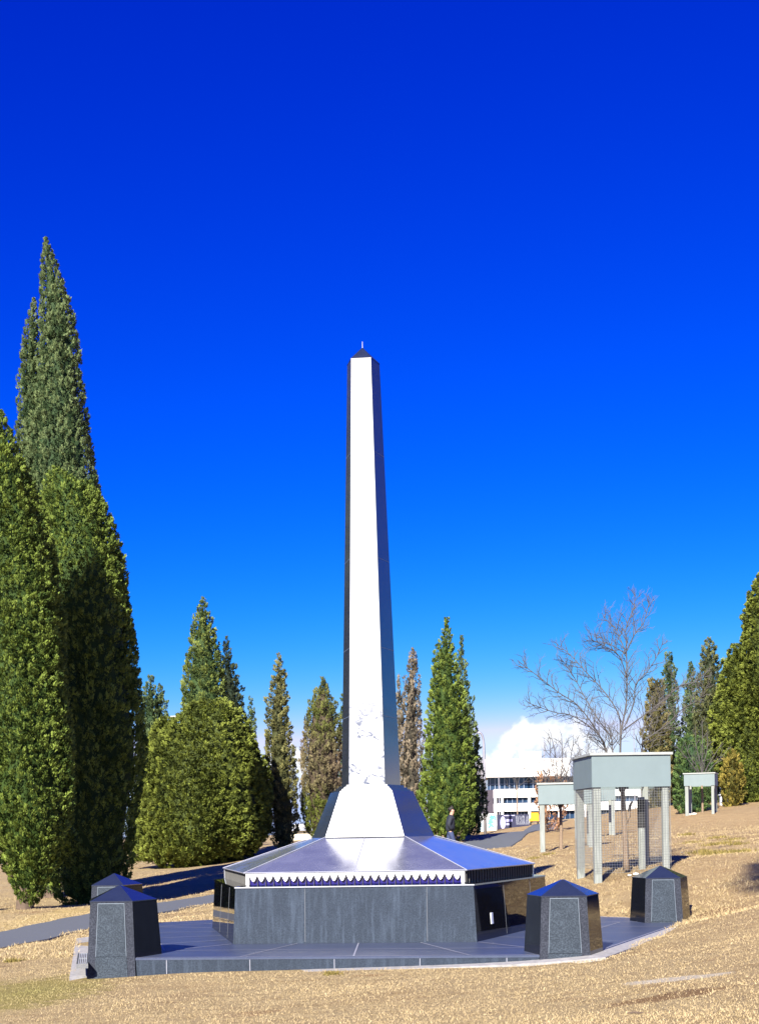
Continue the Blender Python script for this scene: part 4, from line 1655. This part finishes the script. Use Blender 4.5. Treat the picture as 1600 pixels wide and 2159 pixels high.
def blades(n, x, y, hmin, hmax, colA, colB, zoff=-.005, lean=.7, tint=None):
    z = Tn(x, y) + bumps(x, y) + zoff
    ang = rgn.random(n) * 2 * np.pi
    hgt = rgn.uniform(hmin, hmax, n)
    ln = rgn.normal(0, lean, (n, 2))
    d3 = unit(np.stack([ln[:, 0], ln[:, 1], np.ones(n)], 1))
    sd_ = np.stack([np.cos(ang), np.sin(ang), np.zeros(n)], 1) * (hgt * .10 + .0025)[:, None]
    base = np.stack([x, y, z], 1)
    tip = base + d3 * hgt[:, None]
    V = np.stack([base - sd_, base + sd_, tip], 1).reshape(-1, 3)
    Fq_ = np.arange(3 * n).reshape(n, 3)
    t = rgn.random((n, 1)) if tint is None else tint
    c_ = np.array(colA)[None] * (1 - t) + np.array(colB)[None] * t
    return V, Fq_, np.repeat(c_, 3, 0)


n = 520000
yy = 8.6 + 27 * rgn.random(n) ** 1.5
xx = rgn.uniform(-1, 1, n) * (.30 * yy + .6)
keep = ~inpent(xx, yy, PL + .20)
dp = np.full(n, 9.0)
for q in pp[::2]:
    dp = np.minimum(dp, np.hypot(xx - q[0], yy - q[1]))
keep &= dp > .97
# thin out over worn patches
wear = np.sin(1.3 * xx + 2) * np.sin(1.1 * yy + 1) + .6 * np.sin(3.1 * xx + .5) * np.sin(2.3 * yy)
keep &= rgn.random(n) < np.clip(.85 - .12 * wear - .05 * np.clip(xx, 0, 6), .3, 1)
for sx_, sy_, rx_, ry_, pk_ in ((2.85, 12.75, .62, .22, .6), (2.5, 11.7, .7, .22, .6), (5.3, 20.6, .6, .9, .6)):
    keep &= (np.hypot((xx - sx_) / rx_, (yy - sy_) / ry_) + rgn.normal(0, .45, n) > .8) | (rgn.random(n) > pk_)
xx, yy = xx[keep], yy[keep]
grn = np.clip(1 - np.hypot((xx + 4.1) / 1.3, (yy - 15.4) / 1.7), 0, 1)
n2 = 150000
y2 = 19 + 36 * rgn.random(n2) ** 1.4
x2 = rgn.uniform(-1, 1, n2) * (.30 * y2 + .6)
k2 = ~inpent(x2, y2, PL + .2)
d2 = np.full(n2, 9.0)
for q in pp[::2]:
    d2 = np.minimum(d2, np.hypot(x2 - q[0], y2 - q[1]))
cl = np.sin(.9 * x2 + 1.2 * np.sin(.7 * y2)) * np.sin(.8 * y2 + 1.1 * np.sin(.6 * x2)) + .5 * np.sin(2.7 * x2 + y2) * np.sin(1.9 * y2 - x2)
k2 &= (d2 > 1.0) & (rgn.random(n2) < np.clip(.55 + .55 * cl, .15, 1))
x2, y2 = x2[k2], y2[k2]
V2, F2, C2 = blades(len(x2), x2, y2, .03, .075, (.300, .225, .115), (.460, .365, .205), lean=1.0)
t = rgn.random((len(xx), 1))
V, Fq_, C = blades(len(xx), xx, yy, .010, .030, (.330, .250, .132), (.455, .360, .208), tint=t)
gm = np.repeat(grn, 3)[:, None] * (rgn.random((len(C), 1)) * .5 + .5)
C = C * (1 - gm) + np.array((.20, .20, .05)) * gm
go = mesh_np("dry_grass", np.concatenate([V, V2]), np.concatenate([Fq_, F2 + len(V)]), M_fol, None, np.concatenate([C, C2]))
tag(go, "short dry straw coloured grass covering the lawn in front of the monument", "grass", kind="stuff")

TUFTS = [(700, 2056, .055, .10, "olive grass tuft at the foot of the platform's front edge"), (28, 2028, .07, .12, "dark green grass tuft at the left edge of the lawn"),
         (1155, 1804, .08, .2, None), (1125, 1812, .08, .2, None), (1450, 1762, .1, .25, None), (1460, 1778, .1, .3, None), (1505, 1784, .1, .3, None), (1525, 1781, .1, .3, None),
         (1480, 1800, .1, .3, None), (1512, 1769, .1, .3, None), (1545, 1772, .1, .3, None), (1555, 1782, .1, .3, None), (1535, 1800, .1, .3, None), (1560, 1799, .1, .3, None), (1497, 1801, .1, .3, None), (1518, 1800, .1, .3, None)]


def ground_hit(px, py):
    lo, hi = 8.0, 120.0
    prev_d = lo
    for d in np.arange(8.0, 140.0, .15):
        p = P(px, py, d)
        if p.z < T(p.x, p.y):
            return p
    return p


for px, py, h_, rad, lab in TUFTS:
    p = ground_hit(px, py)
    n = 160
    x = p.x + rgn.normal(0, rad * .5, n)
    y = p.y + rgn.normal(0, rad * .5, n)
    V, Fq_, C = blades(n, x, y, h_ * .5, h_ * 1.2, (.10, .085, .02), (.26, .20, .06), lean=.5)
    V = V - np.array(p)[None]
    o = mesh_np("grass_tuft", V, Fq_, M_fol, None, C)
    o.location = p
    if lab:
        tag(o, lab, "grass tuft")
    elif px < 1300:
        tag(o, "small olive grass tuft on bare lawn left of the largest guard", "grass tuft", "tufts left of the largest guard")
    else:
        tag(o, "olive grass tuft among others on the right-hand slope below the farthest guard", "grass tuft", "tufts on the right-hand slope")

# fallen twig
p = ground_hit(1365, 2141)
mb = MB()
mb.tube([(-.16, .03, .015), (-.10, .01, .022), (-.02, -.005, .014), (.09, .0, .012), (.17, .01, .008)], [.006, .008, .007, .005, .003], 6)
mb.tube([(-.10, .01, .02), (-.06, -.03, .015)], [.005, .003], 5)
o = mb.build("fallen_twig", M_bark_d)
o.location = p
tag(o, "dark fallen twig lying on dry grass at the lower right", "twig")
